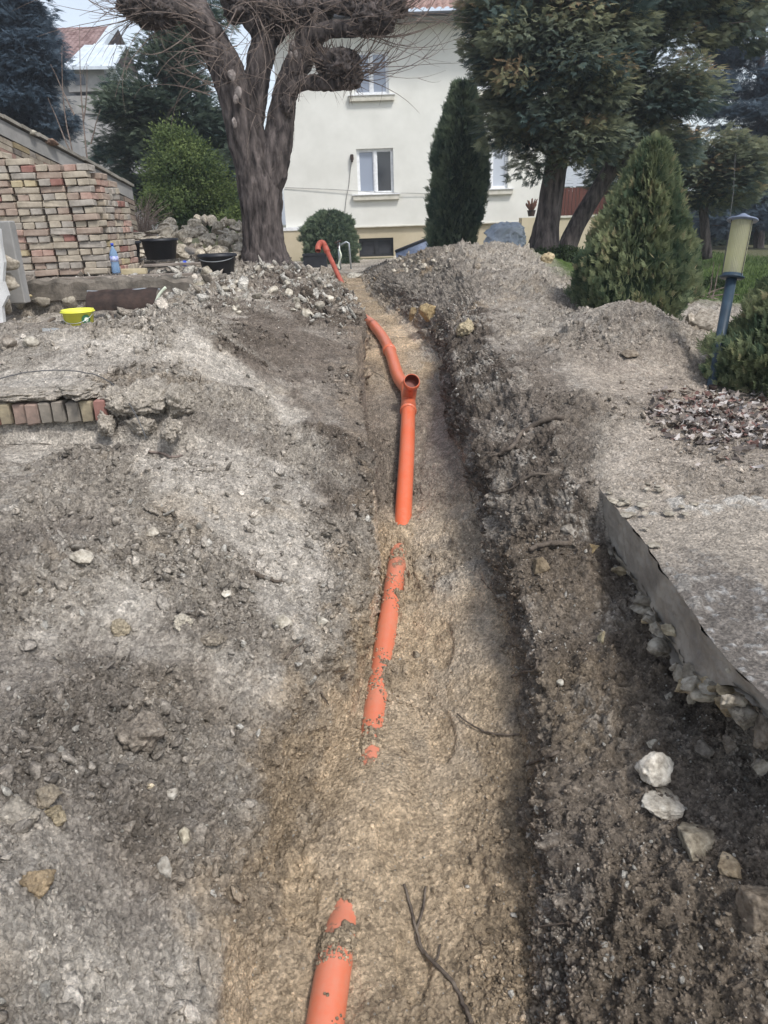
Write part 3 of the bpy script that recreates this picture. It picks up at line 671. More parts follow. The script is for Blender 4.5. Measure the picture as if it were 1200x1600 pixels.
fr_ = frames([rim_c-dirn*.01, rim_c]); mb = MB(); V_, F_ = tube_vf([rim_c-dirn*.045, rim_c-dirn*.04], [PIPE_R-.002, PIPE_R-.002], 28, True); mb.add(V_, F_); mb.build('pipe_inside_shade', M['pipe_in'], arm_)
V_ = []; F_ = []
fr2 = frames([q-dirn*.03, q+dirn*.068]); mb = MB()
for (p, t, a, b), rr in zip(fr2, (PIPE_R-.004, PIPE_R-.0)):
    for k in range(28): V_.append(p+a*(math.cos(2*PI*k/28)*rr)+b*(math.sin(2*PI*k/28)*rr))
for k in range(28): F_.append((k, 28+k, 28+(k+1) % 28, (k+1) % 28))
mb.add(V_, F_); mb.build('mouth_wall_shade', M['pipe_in'], arm_, smooth=True)  # inner wall of the mouth, in the shaded orange
# far lengths up to the riser
f0 = b0+ax*.30+Vector((-.02, 0, 0))
far1 = path([tuple(f0), tuple(at(622, 588, 6.48)), tuple(at(611, 554, 7.2)), tuple(at(600, 530, 7.95)), tuple(at(583, 507, 8.8))], 8)
pipe_piece('pipe_length', far1, PIPE_R, dirt=.0, parent=dp)
for fx in (.55,):
    i = int(len(far1)*fx); t_ = (far1[i+1]-far1[i]).normalized(); pipe_piece('pipe_socket', [far1[i]-t_*.05, far1[i]-t_*.045, far1[i]+t_*.05, far1[i]+t_*.09], [PIPE_R+.001, PIPE_R+.01, PIPE_R+.01, PIPE_R+.001], dirt=.1, parent=dp)
far2 = path([tuple(at(583, 507, 8.8)), tuple(at(566, 494, 9.9)), tuple(at(553, 477, 11.7)), tuple(at(546, 463, 13.2))], 6)
pipe_piece('pipe_length', far2, PIPE_R, dirt=.05, parent=dp)
ris = empty('riser_pipe', at(545, 466, 13.2), 'thin orange pipe leaning up out of the far end of the trench', 'drain pipe')
e0 = at(545, 466, 13.2); e2 = at(508, 386, 13.9); dv = (e2-e0).normalized()
pipe_piece('pipe_length', [e0-dv*.3, e0, e0+(e2-e0)*.5, e2], .042, dirt=.06, parent=ris)
el = path([tuple(e2), tuple(at(505, 380, 13.9)), tuple(at(500, 380, 13.9)), tuple(at(497, 386, 13.8)), tuple(at(497, 392, 13.75))], 5)
pipe_piece('elbow', el, .05, dirt=.06, parent=ris)
pipe_piece('pipe_socket', [e2-dv*.12, e2-dv*.11, e2+dv*.01, e2+dv*.02], [.043, .054, .054, .043], dirt=.06, parent=ris)
for ch_ in ris.children:
    ch_.data.materials[0] = M['old_pipe']
# crumbs of earth lying on the dirty pipe
def pipe_crumbs():
    rng = np.random.default_rng(8); tv, tf = ico(1); Vs = []; Fs = []; Cs = []; b_ = 0
    for k in range(5200):
        i = rng.integers(0, len(near)-1); p = near[i].lerp(near[i+1], rng.random())
        if p.y < 1.2: continue
        dd = nd[i]; 
        if rng.random() > .25+dd*2: continue
        an = rng.normal(0, .75)
        t_ = (near[i+1]-near[i]).normalized(); s_ = t_.cross(Vector((0, 0, 1))).normalized(); u_ = s_.cross(t_)
        c = p+(u_*math.cos(an)+s_*math.sin(an))*(PIPE_R+.001)
        if vnoise(np.array([tuple(c)]), 13, 3)[0] < -.05: continue
        z = rng.uniform(.002, .006)*(1+1.0*(dd > .28))
        Vs.append(tv*z*rng.uniform(.6, 1.3, 3)+np.array(c)); Fs.append(tf+b_); b_ += len(tv); Cs.append(np.tile(np.array([.46, .37, .26])*rng.uniform(.6, 1.3), (len(tv), 1)))
    o = mk('earth_crumbs', np.concatenate(Vs), np.concatenate(Fs), SOIL, colr=np.concatenate(Cs)); tag(o, 'brown crumbs of earth lying on the dirty orange pipe', 'soil crumbs', kind='stuff')
pipe_crumbs()
# ------------------------------------------------------------------ THE HOUSE
HY = 25.0
def hx(u, v=300, Y=HY): return at(u, v, Y).x
def hz(v, u=600, Y=HY): return at(u, v, Y).z
hb = CZ-1.25
hxl, hxr = hx(443, 300), hx(864, 200)
zl = hz(353)                                      # ledge above the plinth
ze = at(665, 25, 24.2).z                                       # underside of the eave
house = empty('house', ((hxl+hxr)/2, HY+4, hb), 'white rendered two-storey house with a beige plinth and red tiled roof', 'house')
def wall_with_holes(x0, x1, z0, z1, y, holes, depth=.16):
    """front wall sheet with real openings and reveals; holes: (xa, xb, za, zb)"""
    xs = sorted(set([x0, x1]+[h[0] for h in holes]+[h[1] for h in holes])); zs = sorted(set([z0, z1]+[h[2] for h in holes]+[h[3] for h in holes]))
    mb = MB()
    for i in range(len(xs)-1):
        for j in range(len(zs)-1):
            cx, cz = (xs[i]+xs[i+1])/2, (zs[j]+zs[j+1])/2
            if any(h[0] < cx < h[1] and h[2] < cz < h[3] for h in holes): continue
            mb.add([(xs[i], y, zs[j]), (xs[i+1], y, zs[j]), (xs[i+1], y, zs[j+1]), (xs[i], y, zs[j+1])], [(0, 1, 2, 3)])
    for a, b, c, d in holes:
        mb.add([(a, y, c), (b, y, c), (b, y, d), (a, y, d), (a, y+depth, c), (b, y+depth, c), (b, y+depth, d), (a, y+depth, d)], [(0, 4, 5, 1), (1, 5, 6, 2), (2, 6, 7, 3), (3, 7, 4, 0)])
    return mb
wins = []
def wrect(u0, u1, v0, v1): c = (u0+u1)/2; return (hx(u0, (v0+v1)/2), hx(u1, (v0+v1)/2), hz(v1, c), hz(v0, c))
W1 = wrect(558, 615, 232, 303); W2 = wrect(552, 607, 79, 148); W3 = wrect(742, 794, 225, 295); W4 = wrect(736, 790, 66, 139); WB = wrect(561, 615, 372, 401)
mb = wall_with_holes(hxl, hxr, zl, ze+.25, HY, [W1, W2, W3, W4])
mb.add([(hxl, HY, zl), (hxl, HY+9, zl), (hxl, HY+9, ze+.25), (hxl, HY, ze+.25)], [(0, 3, 2, 1)])
mb.add([(hxr, HY, zl), (hxr, HY+9, zl), (hxr, HY+9, ze+.25), (hxr, HY, ze+.25)], [(0, 1, 2, 3)])
mb.add([(hxl, HY+9, zl), (hxr, HY+9, zl), (hxr, HY+9, ze+.25), (hxl, HY+9, ze+.25)], [(0, 1, 2, 3)])
mb.build('wall', M['stucco'], house)
pl = wall_with_holes(hxl+.03, hxr-.03, hb-.3, zl-.02, HY+.07, [WB], .2)
for xx in (hxl+.03, hxr-.03): pl.add([(xx, HY+.07, hb-.3), (xx, HY+9, hb-.3), (xx, HY+9, zl-.02), (xx, HY+.07, zl-.02)], [(0, 1, 2, 3)])
pl.box((hxl-.22, HY-.25, hb-.3), (hxl+.55, HY+.1, zl-.05))            # buttress at the corner
pl.build('plinth', M['plinth'], house)
mb = MB(); mb.box((hxl-.26, HY-.28, zl-.05), (hxl+.6, HY+.1, zl+.05)); mb.build('corner_cap', M['white'], house)
mb = MB(); mb.box((hxl+.6, HY-.035, zl-.03), (hxr, HY+.07, zl)); mb.build('drip_ledge', M['sill'], house)
def window(R, kinds, frame='white', sill=True, label=None, muntin=False):
    a, b, c, d = R; y = HY+.14; t = .055
    wf = MB()
    wf.box((a, y-.05, c), (a+t, y+.03, d)); wf.box((b-t, y-.05, c), (b, y+.03, d)); wf.box((a+t, y-.05, c), (b-t, y+.03, c+t)); wf.box((a+t, y-.05, d-t), (b-t, y+.03, d))
    m = (a+b)/2; wf.box((m-t*.7, y-.06, c+t), (m+t*.7, y+.03, d-t))
    fo = wf.build('window', M[frame], house)
    if label: fo['label'] = label
    for k, (x0, x1) in enumerate(((a+t, m-t*.7), (m+t*.7, b-t))):
        s = MB(); e = .03
        s.box((x0, y-.03, c+t), (x0+e, y+.02, d-t)); s.box((x1-e, y-.03, c+t), (x1, y+.02, d-t)); s.box((x0+e, y-.03, c+t), (x1-e, y+.02, c+t+e)); s.box((x0+e, y-.03, d-t-e), (x1-e, y+.02, d-t))
        s.build('sash', M[frame], fo)
        g = MB(); g.box((x0+e, y, c+t+e), (x1-e, y+.012, d-t-e)); g.build('pane', M[kinds[k]], fo)
    if sill:
        s = MB(); s.box((a-.15, HY-.12, c-.17), (b+.15, HY+.06, c-.03)); s.build('sill', M['sill'], fo)
        s = MB(); s.box((a-.18, HY-.15, c-.03), (b+.18, HY+.1, c-.002)); s.build('sill_plate', M['white'], fo)
window(W1, ('glass_pale', 'glass')); window(W2, ('glass_pale', 'glass_pale'), label='upper window with pale blinds'); window(W3, ('glass', 'curtain'), label='window with a white curtain'); window(W4, ('glass', 'glass_pale'))
a, b, c, d = WB; HYs = HY; HY = 25.1; window(WB, ('glass', 'glass'), 'dframe', False, 'low basement window with black frame'); HY = HYs
# eave, soffit, roof of rows of curved tiles
ey = HY-.75
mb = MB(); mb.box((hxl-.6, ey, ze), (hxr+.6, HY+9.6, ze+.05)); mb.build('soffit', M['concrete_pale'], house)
mb = MB(); V_, F_ = tube_vf([(hxl-.6, ey-.05, ze+.06), (hxr+.6, ey-.05, ze+.06)], .055, 10); mb.add(V_, F_); mb.build('gutter', M['dframe'], house)
def tiled_roof(x0, x1, y0, z0, ridge_y, pitch, parent, name='roof', rot=None, rowl=.33, tw=.22, mat=None):
    nx = int((x1-x0)/(tw/6)); ln = (ridge_y-y0)/math.cos(pitch); nr = int(ln/rowl); V = []; 
    xs = np.linspace(x0, x1, nx); prof = .065*np.abs(np.sin(PI*(xs-x0)/tw))**.7
    rows = []
    for r in range(nr):
        for s_, lift in ((r*rowl, .07), ((r+1)*rowl, 0.0)):
            h = prof+lift*(1+.0*xs); y = y0+s_*math.cos(pitch)-h*math.sin(pitch); z = z0+s_*math.sin(pitch)+h*math.cos(pitch)
            rows.append(np.stack([xs, y if np.ndim(y) else np.full(nx, y), z], 1))
    V = np.array(rows); R_, C2 = V.shape[:2]; ii_ = np.arange(R_*C2).reshape(R_, C2)
    Fq = np.stack([ii_[:-1, :-1], ii_[:-1, 1:], ii_[1:, 1:], ii_[1:, :-1]], -1).reshape(-1, 4)
    V = V.reshape(-1, 3)-np.array(wloc(parent))
    return mk(name, V, Fq, mat or M['tile'], parent)
M['tile'] = noise_mat('roof_tile', (.22, .14, .12), (.46, .34, .30), 5, .85, .4, 40, c3=(.40, .27, .24))
rf = tiled_roof(hxl-.6, hxr+.6, ey, ze+.09, HY+4.2, math.radians(27), house)
# wall fittings
wl = at(550, 246, HY); mb = MB(); mb.box((wl.x-.05, HY-.12, wl.z-.08), (wl.x+.05, HY, wl.z+.08), bev=.015); mb.box((wl.x-.03, HY-.16, wl.z-.14), (wl.x+.03, HY-.08, wl.z-.05), bev=.01); mb.build('wall_lamp', M['rust'], house)
cab = [at(549, 252, HY-.02), at(547, 270, HY-.02), at(545, 290, HY-.02), at(541, 310, HY-.02), at(539, 330, HY-.02), at(537, 345, HY-.02)]
mb = MB(); mb.tube([Vector(p) for p in spline([tuple(c) for c in cab], 4)], .012, 6); mb.build('cable', M['concrete_pale'], house)
mb = MB(); mb.tube([at(445, 293, HY-.03), at(520, 296, HY-.06), at(600, 301, HY-.08), at(700, 303, HY-.05), at(800, 300, HY-.03)], .010, 5); tag(mb.build('wire', M['concrete_pale']), 'thin wire strung low across the white house wall', 'wire')
mb = MB(); mb.tube([Vector((hxr-.12, HY-.07, zl)), Vector((hxr-.12, HY-.07, ze))], .05, 10); mb.build('drainpipe', M['white'], house)
# low wall with a pillar to the right of the house, boarded porch with a pale roller panel
gw = empty('garden_wall', (hx(880), HY-.9, hb), 'low beige wall with a coping to the right of the white house', 'wall')
gy = HY-1.0; g0 = hx(815, 360, gy); g1 = hx(985, 360, gy); gz = at(880, 337, gy).z
mb = MB(); mb.box((g0, gy, hb-.3), (g0+.55, gy+.5, at(830, 340, gy).z)); mb.build('pillar', M['plinth'], gw)
mb = MB(); mb.box((g0+.55, gy+.1, hb-.3), (g1, gy+.35, gz-.06)); mb.build('wall_body', M['plinth'], gw)
mb = MB(); mb.box((g0+.55, gy+.06, gz-.06), (g1, gy+.39, gz)); mb.build('coping', M['sill'], gw)
py = HY+.6
po = empty('porch', (hx(905), py, hb), 'dark red boarded porch with a pale panel behind the low beige wall', 'porch')
mb = MB(); x0, x1, z0, z1 = hx(866, 320, py), hx(1010, 320, py), hb, at(900, 293, py).z
nb = 26
for k in range(nb): xa = x0+(x1-x0)*k/nb; mb.box((xa, py, z0), (xa+(x1-x0)/nb-.012, py+.03, z1), bev=.004)
mb.build('boards', M['wood'], po)
mb = MB(); a, b, c, d = hx(872, 270, py), hx(914, 270, py), at(900, 291, py).z, at(900, 247, py).z
for k in range(9): mb.box((a, py+.02, c+(d-c)*k/9), (b, py+.05, c+(d-c)*(k+1)/9-.008))
mb.build('roller_panel', M['curtain'], po)
mb = MB(); mb.box((a-.1, py-.05, d), (x1, py+3, d+.12)); mb.box((a-.1, py-.02, z1), (a-.02, py+.06, d)); mb.box((b+.02, py-.02, z1), (b+.1, py+.06, d)); mb.box((x1-.1, py-.02, z1), (x1, py+.06, d)); mb.build('porch_frame', M['white'], po)
# potted dried plant on the pillar
pp = at(830, 338, gy+.2); mb = MB(); mb.lathe([(0, 0), (.09, 0), (.13, .16), (.145, .17), (.12, .175), (0, .15)], 14, Matrix.Translation(pp)); 
o_ = empty('potted_plant', pp, 'reddish dried plant in a small pot on the beige pillar', 'plant'); mb.build('pot', M['rust'], o_)
mb = MB(); rg = random.Random(4)
for k in range(16):
    an = rg.uniform(0, 2*PI); t_ = Vector((math.cos(an)*.18, math.sin(an)*.12, rg.uniform(.22, .42)))
    mb.tube([pp+Vector((0, 0, .12)), pp+Vector((0, 0, .12))+t_*.5, pp+Vector((0, 0, .1))+t_], [.02, .035, .015], 5)
mb.build('stems', noise_mat('dry_plant', (.10, .05, .035), (.2, .1, .07), 20), o_)

# ------------------------------------------------------------------ neighbour's house, upper left
nY = 38.0
def nz(u, v, Y=nY): return at(u, v, Y)
nh = empty('neighbour_house', at(120, 340, nY+2), 'grey neighbouring house with red tiles and a zinc dormer roof', 'house')
bz = CZ-1.2
def quadm(name, pts, mat, parent, th=.08, vec=(0, 1, 0)):
    P = [Vector(p) for p in pts]; q_ = Vector(vec)*th; mb = MB(); n = len(P)
    mb.add([tuple(p) for p in P]+[tuple(p+q_) for p in P], [tuple(range(n))]+[tuple(range(2*n-1, n-1, -1))]+[(i, i+n, (i+1) % n+n, (i+1) % n) for i in range(n)])
    return mb.build(name, mat, parent)
A_, B_ = at(88, 340, nY+1), at(205, 340, nY+1)
mb = MB(); mb.box((at(30, 200, nY+1).x, nY+1, bz), (at(190, 200, nY+1).x, nY+8, at(95, 100, nY+1).z)); mb.build('wall', M['neighbour'], nh)
# main roof: tiled slope falling to the left/front with a gable end on the right
rz1, rz0 = at(150, 42, nY+5).z, at(90, 104, nY).z
x_l, x_r = at(-60, 70, nY+2).x, at(152, 60, nY+2).x
ro = tiled_roof(x_l, x_r, nY-.2, rz0, nY+5, math.atan2(rz1-rz0, 5.2), nh, mat=noise_mat('old_tiles', (.17, .105, .10), (.36, .26, .25), 3, .85, .4, 30))
quadm('gable', [(x_r, nY-.1, rz0-.25), (x_r, nY+10, rz0-.25), (x_r, nY+5, rz1)], M['rust'], nh, .12, (1, 0, 0))
mb = MB(); mb.add([(x_r-.05, nY-.35, rz0-.18), (x_r+.3, nY-.35, rz0-.18), (x_r+.3, nY+5, rz1+.02), (x_r-.05, nY+5, rz1+.02), (x_r-.05, nY-.35, rz0+.08), (x_r+.3, nY-.35, rz0+.08), (x_r+.3, nY+5, rz1+.28), (x_r-.05, nY+5, rz1+.28)], [(0, 3, 2, 1), (4, 5, 6, 7), (0, 1, 5, 4), (2, 3, 7, 6), (1, 2, 6, 5), (0, 4, 7, 3)]); mb.build('verge_board', M['zinc'], nh)
# zinc dormer
d0, d1, d2, d3 = at(98, 104, nY-1.0), at(178, 103, nY-1.0), at(196, 70, nY+1.5), at(132, 70, nY+1.5)
quadm('dormer_roof', [d0, d1, d2, d3], M['zinc'], nh, .12, (0, 0, -1))
mb = MB()
for k in range(1, 4):
    p, q_ = d0.lerp(d1, k/4), d3.lerp(d2, k/4); mb.tube([p+Vector((0, 0, .03)), q_+Vector((0, 0, .03))], .03, 5)
mb.build('seams', M['zinc'], nh)
mb = MB(); x0, x1 = at(104, 120, nY-.6).x, at(164, 120, nY-.6).x; z0, z1 = at(130, 143, nY-.6).z, at(130, 106, nY-.6).z; mb.box((x0, nY-.6, z0), (x1, nY+3, z1)); mb.build('dormer_wall', M['concrete_pale'], nh)
mb = MB(); mb.box((x0+.35, nY-.63, z0+.25), (x1-.9, nY-.59, z1-.25)); mb.build('dormer_window', M['glass'], nh)
quadm('side_roof', [at(164, 108, nY-.8), at(178, 104, nY-.8), at(197, 140, nY+.5), at(184, 146, nY+.5)], M['zinc'], nh, .08)
# bowed balcony
for (va, vb, m_) in ((146, 180, M['concrete_pale']), (180, 262, M['neighbour'])):
    mb = MB(); V_ = []; F_ = []; c_ = at(125, va, nY-.2); hw = 1.35*(1 if m_ is M['concrete_pale'] else .95); zt, zb_ = at(125, va, nY-.5).z, at(125, vb, nY-.5).z
    if m_ is not M['concrete_pale']: zb_ = bz
    n_ = 16
    for k in range(n_+1):
        an = PI*(k/n_); x = c_.x-hw*math.cos(an); y = nY+.6-1.6*math.sin(an)
        sag = .16*math.sin(an) if m_ is M['concrete_pale'] else 0
        V_ += [(x, y, zt-sag), (x, y, zb_)]
    F_ = [(2*k, 2*k+1, 2*k+3, 2*k+2) for k in range(n_)]; mb.add(V_, F_); mb.add([V_[2*k] for k in range(n_+1)], [tuple(range(n_+1))]); mb.build('balcony' if m_ is M['concrete_pale'] else 'bay_wall', m_, nh)
# ------------------------------------------------------------------ foliage
def fan_tmpl(nl=5, w=.085, spread=50, droop=.0, slim=1.0):
    V = []; Fq = []
    def leaf(x0, y0, an, ln, wd):
        c, s = math.cos(an), math.sin(an); b = len(V)
        V.extend([(x0, y0, 0), (x0+c*ln*.45-s*wd, y0+s*ln*.45+c*wd, .03*ln), (x0+c*ln, y0+s*ln, -.05*ln), (x0+c*ln*.45+s*wd, y0+s*ln*.45-c*wd, .03*ln)]); Fq.append((b, b+1, b+2, b+3))
    leaf(.45, 0, 0, .55, w*slim)
    for k in range(nl):
        t = .02+.55*k/nl; ln = .55*(1-.55*k/nl)
        for sg in (-1, 1): leaf(t, 0, sg*math.radians(spread-3*k), ln, w*slim)
    leaf(0, 0, 0, .6, w*.5)
    return np.array(V), np.array(Fq)
FAN = fan_tmpl(3, .062, 42); NEED = fan_tmpl(4, .045, 58)
def leaf_tmpl():
    rng = np.random.default_rng(3); V = []; Fq = []
    for k in range(7):
        d = rng.normal(size=3); d /= np.linalg.norm(d); p = rng.normal(0, .35, 3); s = np.cross(d, rng.normal(size=3)); s /= np.linalg.norm(s); b = len(V)
        V.extend([p, p+d*.2+s*.11, p+d*.45, p+d*.2-s*.11]); Fq.append((b, b+1, b+2, b+3))
    return np.array(V), np.array(Fq)
LEAF = leaf_tmpl()
def sprays(P, Dr, size, colr, tm, rng, flat=None):
    """P points, Dr growth directions, size, colour scalar per spray; flat = preferred normal"""
    n = len(P); Dr = Dr/(np.linalg.norm(Dr, axis=1, keepdims=True)+1e-9)
    nr_ = rng.normal(size=(n, 3)) if flat is None else flat + rng.normal(0, .35, (n, 3))
    nr_ -= Dr*np.sum(nr_*Dr, 1, keepdims=True); nr_ /= np.linalg.norm(nr_, axis=1, keepdims=True)+1e-9
    sd_ = np.cross(nr_, Dr)
    tv, tf = tm
    V = (tv[None, :, 0, None]*Dr[:, None]+tv[None, :, 1, None]*sd_[:, None]+tv[None, :, 2, None]*nr_[:, None])*np.asarray(size)[:, None, None] + P[:, None]
    Fq = tf[None]+(np.arange(n)*len(tv))[:, None, None]
    C = np.repeat(np.clip(colr, 0, 1), len(tv)); C = np.clip(C + np.repeat(rng.normal(0, .05, n*len(tf)), tv.shape[0]//len(tf)), 0, 1)
    return V.reshape(-1, 3), Fq.reshape(-1, 4), np.stack([C]*3, 1)
def foliage(name, parts, mat, parent):
    base = 0; Vs = []; Fs = []; Cs = []
    for V, Fq, C in parts: Vs.append(V); Fs.append(Fq+base); Cs.append(C); base += len(V)
    V = np.concatenate(Vs)-np.array(wloc(parent))
    return mk(name, V, np.concatenate(Fs), mat, parent, colr=np.concatenate(Cs))
def lumpy(name, c, r, mat, parent, seed=1, amp=.2, sub=4, colr=(.1, .1, .1), pw=None, zc=None):
    V, Fs = ico(sub); V = V.copy(); a = 1+amp*fbm(V+seed, 2.2, 3, seed); V = V*a[:, None]*np.array(r)
    V = V+np.array(c)-np.array(wloc(parent)); return mk(name, V, Fs, mat, parent, smooth=True, colr=np.tile(colr, (len(V), 1)))
def cone_bush(name, label, base, height, radius, mat, n, size, seed, prof, up=.9, group=None, lean=(0, 0), tm=None, cat='shrub', core=.62, cvar=.9, tipn=0):
    rng = np.random.default_rng(seed); t = empty(name, base, label, cat, group); b = np.array(base)
    z = rng.random(n)**.85; th = rng.uniform(0, 2*PI, n)
    rr = np.array([prof(q) for q in z])*radius
    dirs = np.stack([np.cos(th), np.sin(th), np.zeros(n)], 1)
    pos0 = np.stack([np.cos(th)*2, np.sin(th)*2, z*6], 1)
    lump = 1+.30*fbm(pos0, 1.0, 3, seed)+.22*fbm(pos0, 3.0, 2, seed+3)
    dep = np.where(rng.random(n) < .3, rng.uniform(.65, .9, n), rng.uniform(.88, 1.06, n))
    P = b + dirs*(rr*lump*dep)[:, None]; P[:, 2] += z*height; P[:, 0] += lean[0]*z; P[:, 1] += lean[1]*z
    Dr = dirs*(1.0-up*.5)+np.array([0, 0, up])+rng.normal(0, .42, (n, 3))
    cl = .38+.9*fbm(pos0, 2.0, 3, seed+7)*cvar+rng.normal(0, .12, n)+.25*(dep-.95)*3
    cl = np.where(rng.random(n) < .03, .95, cl)
    flat = np.stack([-np.sin(th), np.cos(th), np.zeros(n)], 1)
    pts = [sprays(P, Dr, size*rng.uniform(.7, 1.3, n), cl, tm or FAN, rng, flat)]
    if tipn:
        k = tipn; zz = rng.uniform(.86, 1.04, k); cxy = rng.integers(0, 3, k); off = np.array([[0, 0], [-.16, .02], [.06, .05]])[cxy]*radius
        P2 = b+np.stack([off[:, 0]+rng.normal(0, .015, k)+lean[0], off[:, 1]+rng.normal(0, .015, k), zz*height*np.array([1, .93, .98])[cxy]], 1)
        pts.append(sprays(P2, np.array([0, 0, 1])+rng.normal(0, .25, (k, 3)), np.full(k, size*.8), rng.uniform(.4, .8, k), tm or FAN, rng))
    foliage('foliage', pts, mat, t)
    # opaque dark core, added to block the view through the foliage
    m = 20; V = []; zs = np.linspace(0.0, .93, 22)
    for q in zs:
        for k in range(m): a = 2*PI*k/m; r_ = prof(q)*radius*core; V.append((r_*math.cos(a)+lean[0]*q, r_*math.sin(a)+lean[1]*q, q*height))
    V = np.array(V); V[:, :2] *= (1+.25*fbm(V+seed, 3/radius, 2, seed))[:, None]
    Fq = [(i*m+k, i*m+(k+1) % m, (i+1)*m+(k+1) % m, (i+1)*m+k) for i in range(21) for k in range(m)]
    mk('dark_core', V, Fq, mat, t, colr=np.tile((.03, .03, .03), (len(V), 1)), smooth=True)
    mb = MB(); mb.tube([Vector(b)+Vector((0, 0, -.1)), Vector(b)+Vector((lean[0]*.5, lean[1]*.5, height*.5))], [radius*.10, radius*.05], 8); mb.build('trunk', M['root'], t)
    return t
def conify(name, label, Y, trunkpts, lobes, mat, seed, cl_n, sp_n, size, cl_r, droop=-.25, tm=None, group=None, cat='tree', bark=None, limbs=True, pale=.0, flatv=.6, zsq=.55, tr_r=None, dens_center=.75):
    rng = np.random.default_rng(seed)
    TP = [at(u, v, y) for (u, v, y, r) in trunkpts]; TR = [r*pxm(y) for (u, v, y, r) in trunkpts]
    t = empty(name, TP[0], label, cat, group)
    pts = spline([tuple(p)+(r,) for p, r in zip(TP, TR)], 8)
    mb = MB(); V_, F_ = tube_vf([Vector(p[:3]) for p in pts], [p[3] for p in pts], 22); V_ = np.array([tuple(v) for v in V_])
    V_ += (.06*TR[0]*4*fbm(V_*np.array([1, 1, .2]), 9, 4, seed))[:, None]*np.array([1, 1, 0]); mb.add(V_, F_)
    mb.build('trunk', bark or M['bark'], t, smooth=True, vc=True)
    tot = sum(l[5] for l in lobes); parts = []; lm = MB()
    for (u, v, y, ru, rv, wgt) in lobes:
        c = np.array(at(u, v, y)); R_ = np.array([ru*pxm(y), ru*pxm(y)*.9, rv*pxm(y)]); nn = max(2, int(cl_n*wgt/tot))
        d = rng.normal(size=(nn, 3)); d /= np.linalg.norm(d, axis=1, keepdims=True); rad = rng.random(nn)**.45
        K = c+d*rad[:, None]*R_
        trk = np.array([tuple(Vector(p[:3])) for p in pts])
        for q in K:
            # limb from the trunk out to this clump
            j = np.argmin(np.abs(trk[:, 2]-(q[2]-.3))+.2*np.linalg.norm(trk-q, axis=1)); s0 = trk[j]
            out = (q-s0); out[2] *= .3; out = out/(np.linalg.norm(out)+1e-6)
            if limbs and rng.random() < .5: lm.tube([Vector(s0), Vector((s0+q)/2+np.array([0, 0, .12])), Vector(q)], [.035*size/.22, .022*size/.22, .006], 5, cap=False)
            m = sp_n; o = rng.normal(size=(m, 3)); o /= np.linalg.norm(o, axis=1, keepdims=True); o *= (rng.random(m)**.4)[:, None]*cl_r*rng.uniform(.7, 1.35)*np.array([1, 1, zsq])
            P = q+o; Dr = out*1.0+o/cl_r*.7+np.array([0, 0, droop])+rng.normal(0, .3, (m, 3))
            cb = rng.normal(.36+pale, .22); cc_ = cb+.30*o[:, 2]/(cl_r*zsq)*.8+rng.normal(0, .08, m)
            if rng.random() < .06: cc_ = cc_+.5
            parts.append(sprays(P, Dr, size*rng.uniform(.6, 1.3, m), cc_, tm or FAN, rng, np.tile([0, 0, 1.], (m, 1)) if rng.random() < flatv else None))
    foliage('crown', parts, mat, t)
    if limbs: lm.build('limbs', bark or M['bark'], t, vc=True)
    return t
# the small cone-shaped thuja and its neighbours
def gnd(u, v, Y): p = at(u, v, Y); return Vector((p.x, Y, drop(p.x, Y)-.04))
pth = lambda z: (min(1, .72+1.6*z) if z < .18 else 1.0*(1-((z-.18)/.86)**1.25)**.85+.02) if z < .999 else .02
g_ = gnd(980, 520, 7.4); hh = at(1000, 228, 7.4).z-g_.z
cone_bush('thuja', 'full cone-shaped green thuja in front of the lawn between the spoil heaps', g_, hh, 83*pxm(7.4, 1), M['thuja'], 12000, .085, 11, pth, up=1.0, lean=(.10, 0), tipn=420, core=.7)
g_ = gnd(1232, 660, 5.2); hh = at(1240, 385, 5.2).z-g_.z
cone_bush('thuja', 'green thuja cut off by the right edge beside the lamp post', g_, hh, 112*pxm(5.2, 1), M['thuja'], 11000, .080, 12, lambda z: max(.03, (min(1, .8+1.5*z))*(1-z**2.2)), up=.9, core=.7)
g_ = gnd(707, 412, 15.5); hh = at(716, 132, 15.5).z-g_.z
cone_bush('columnar_cypress', 'tall slim dark columnar cypress in front of the white house wall', g_, hh, 38*pxm(15.5, 1), M['cypress'], 13000, .12, 13, lambda z: max(.04, (.82+.18*math.sin(z*3.0))*(1-max(0, z-.6)**1.2*2.0)), up=.9, core=.66, lean=(.20, 0), cvar=.8)
g_ = gnd(517, 415, 21.5); hh = at(517, 331, 21.5).z-g_.z
cone_bush('clipped_bush', 'dark rounded clipped bush by the house plinth near the pipe end', g_, hh, 37*pxm(21.5, 1), M['cypress'], 6500, .11, 14, lambda z: math.sqrt(max(0.001, 1-max(0, (z-.45)/.56)**2.3)), up=.4, core=.85, cvar=.35)
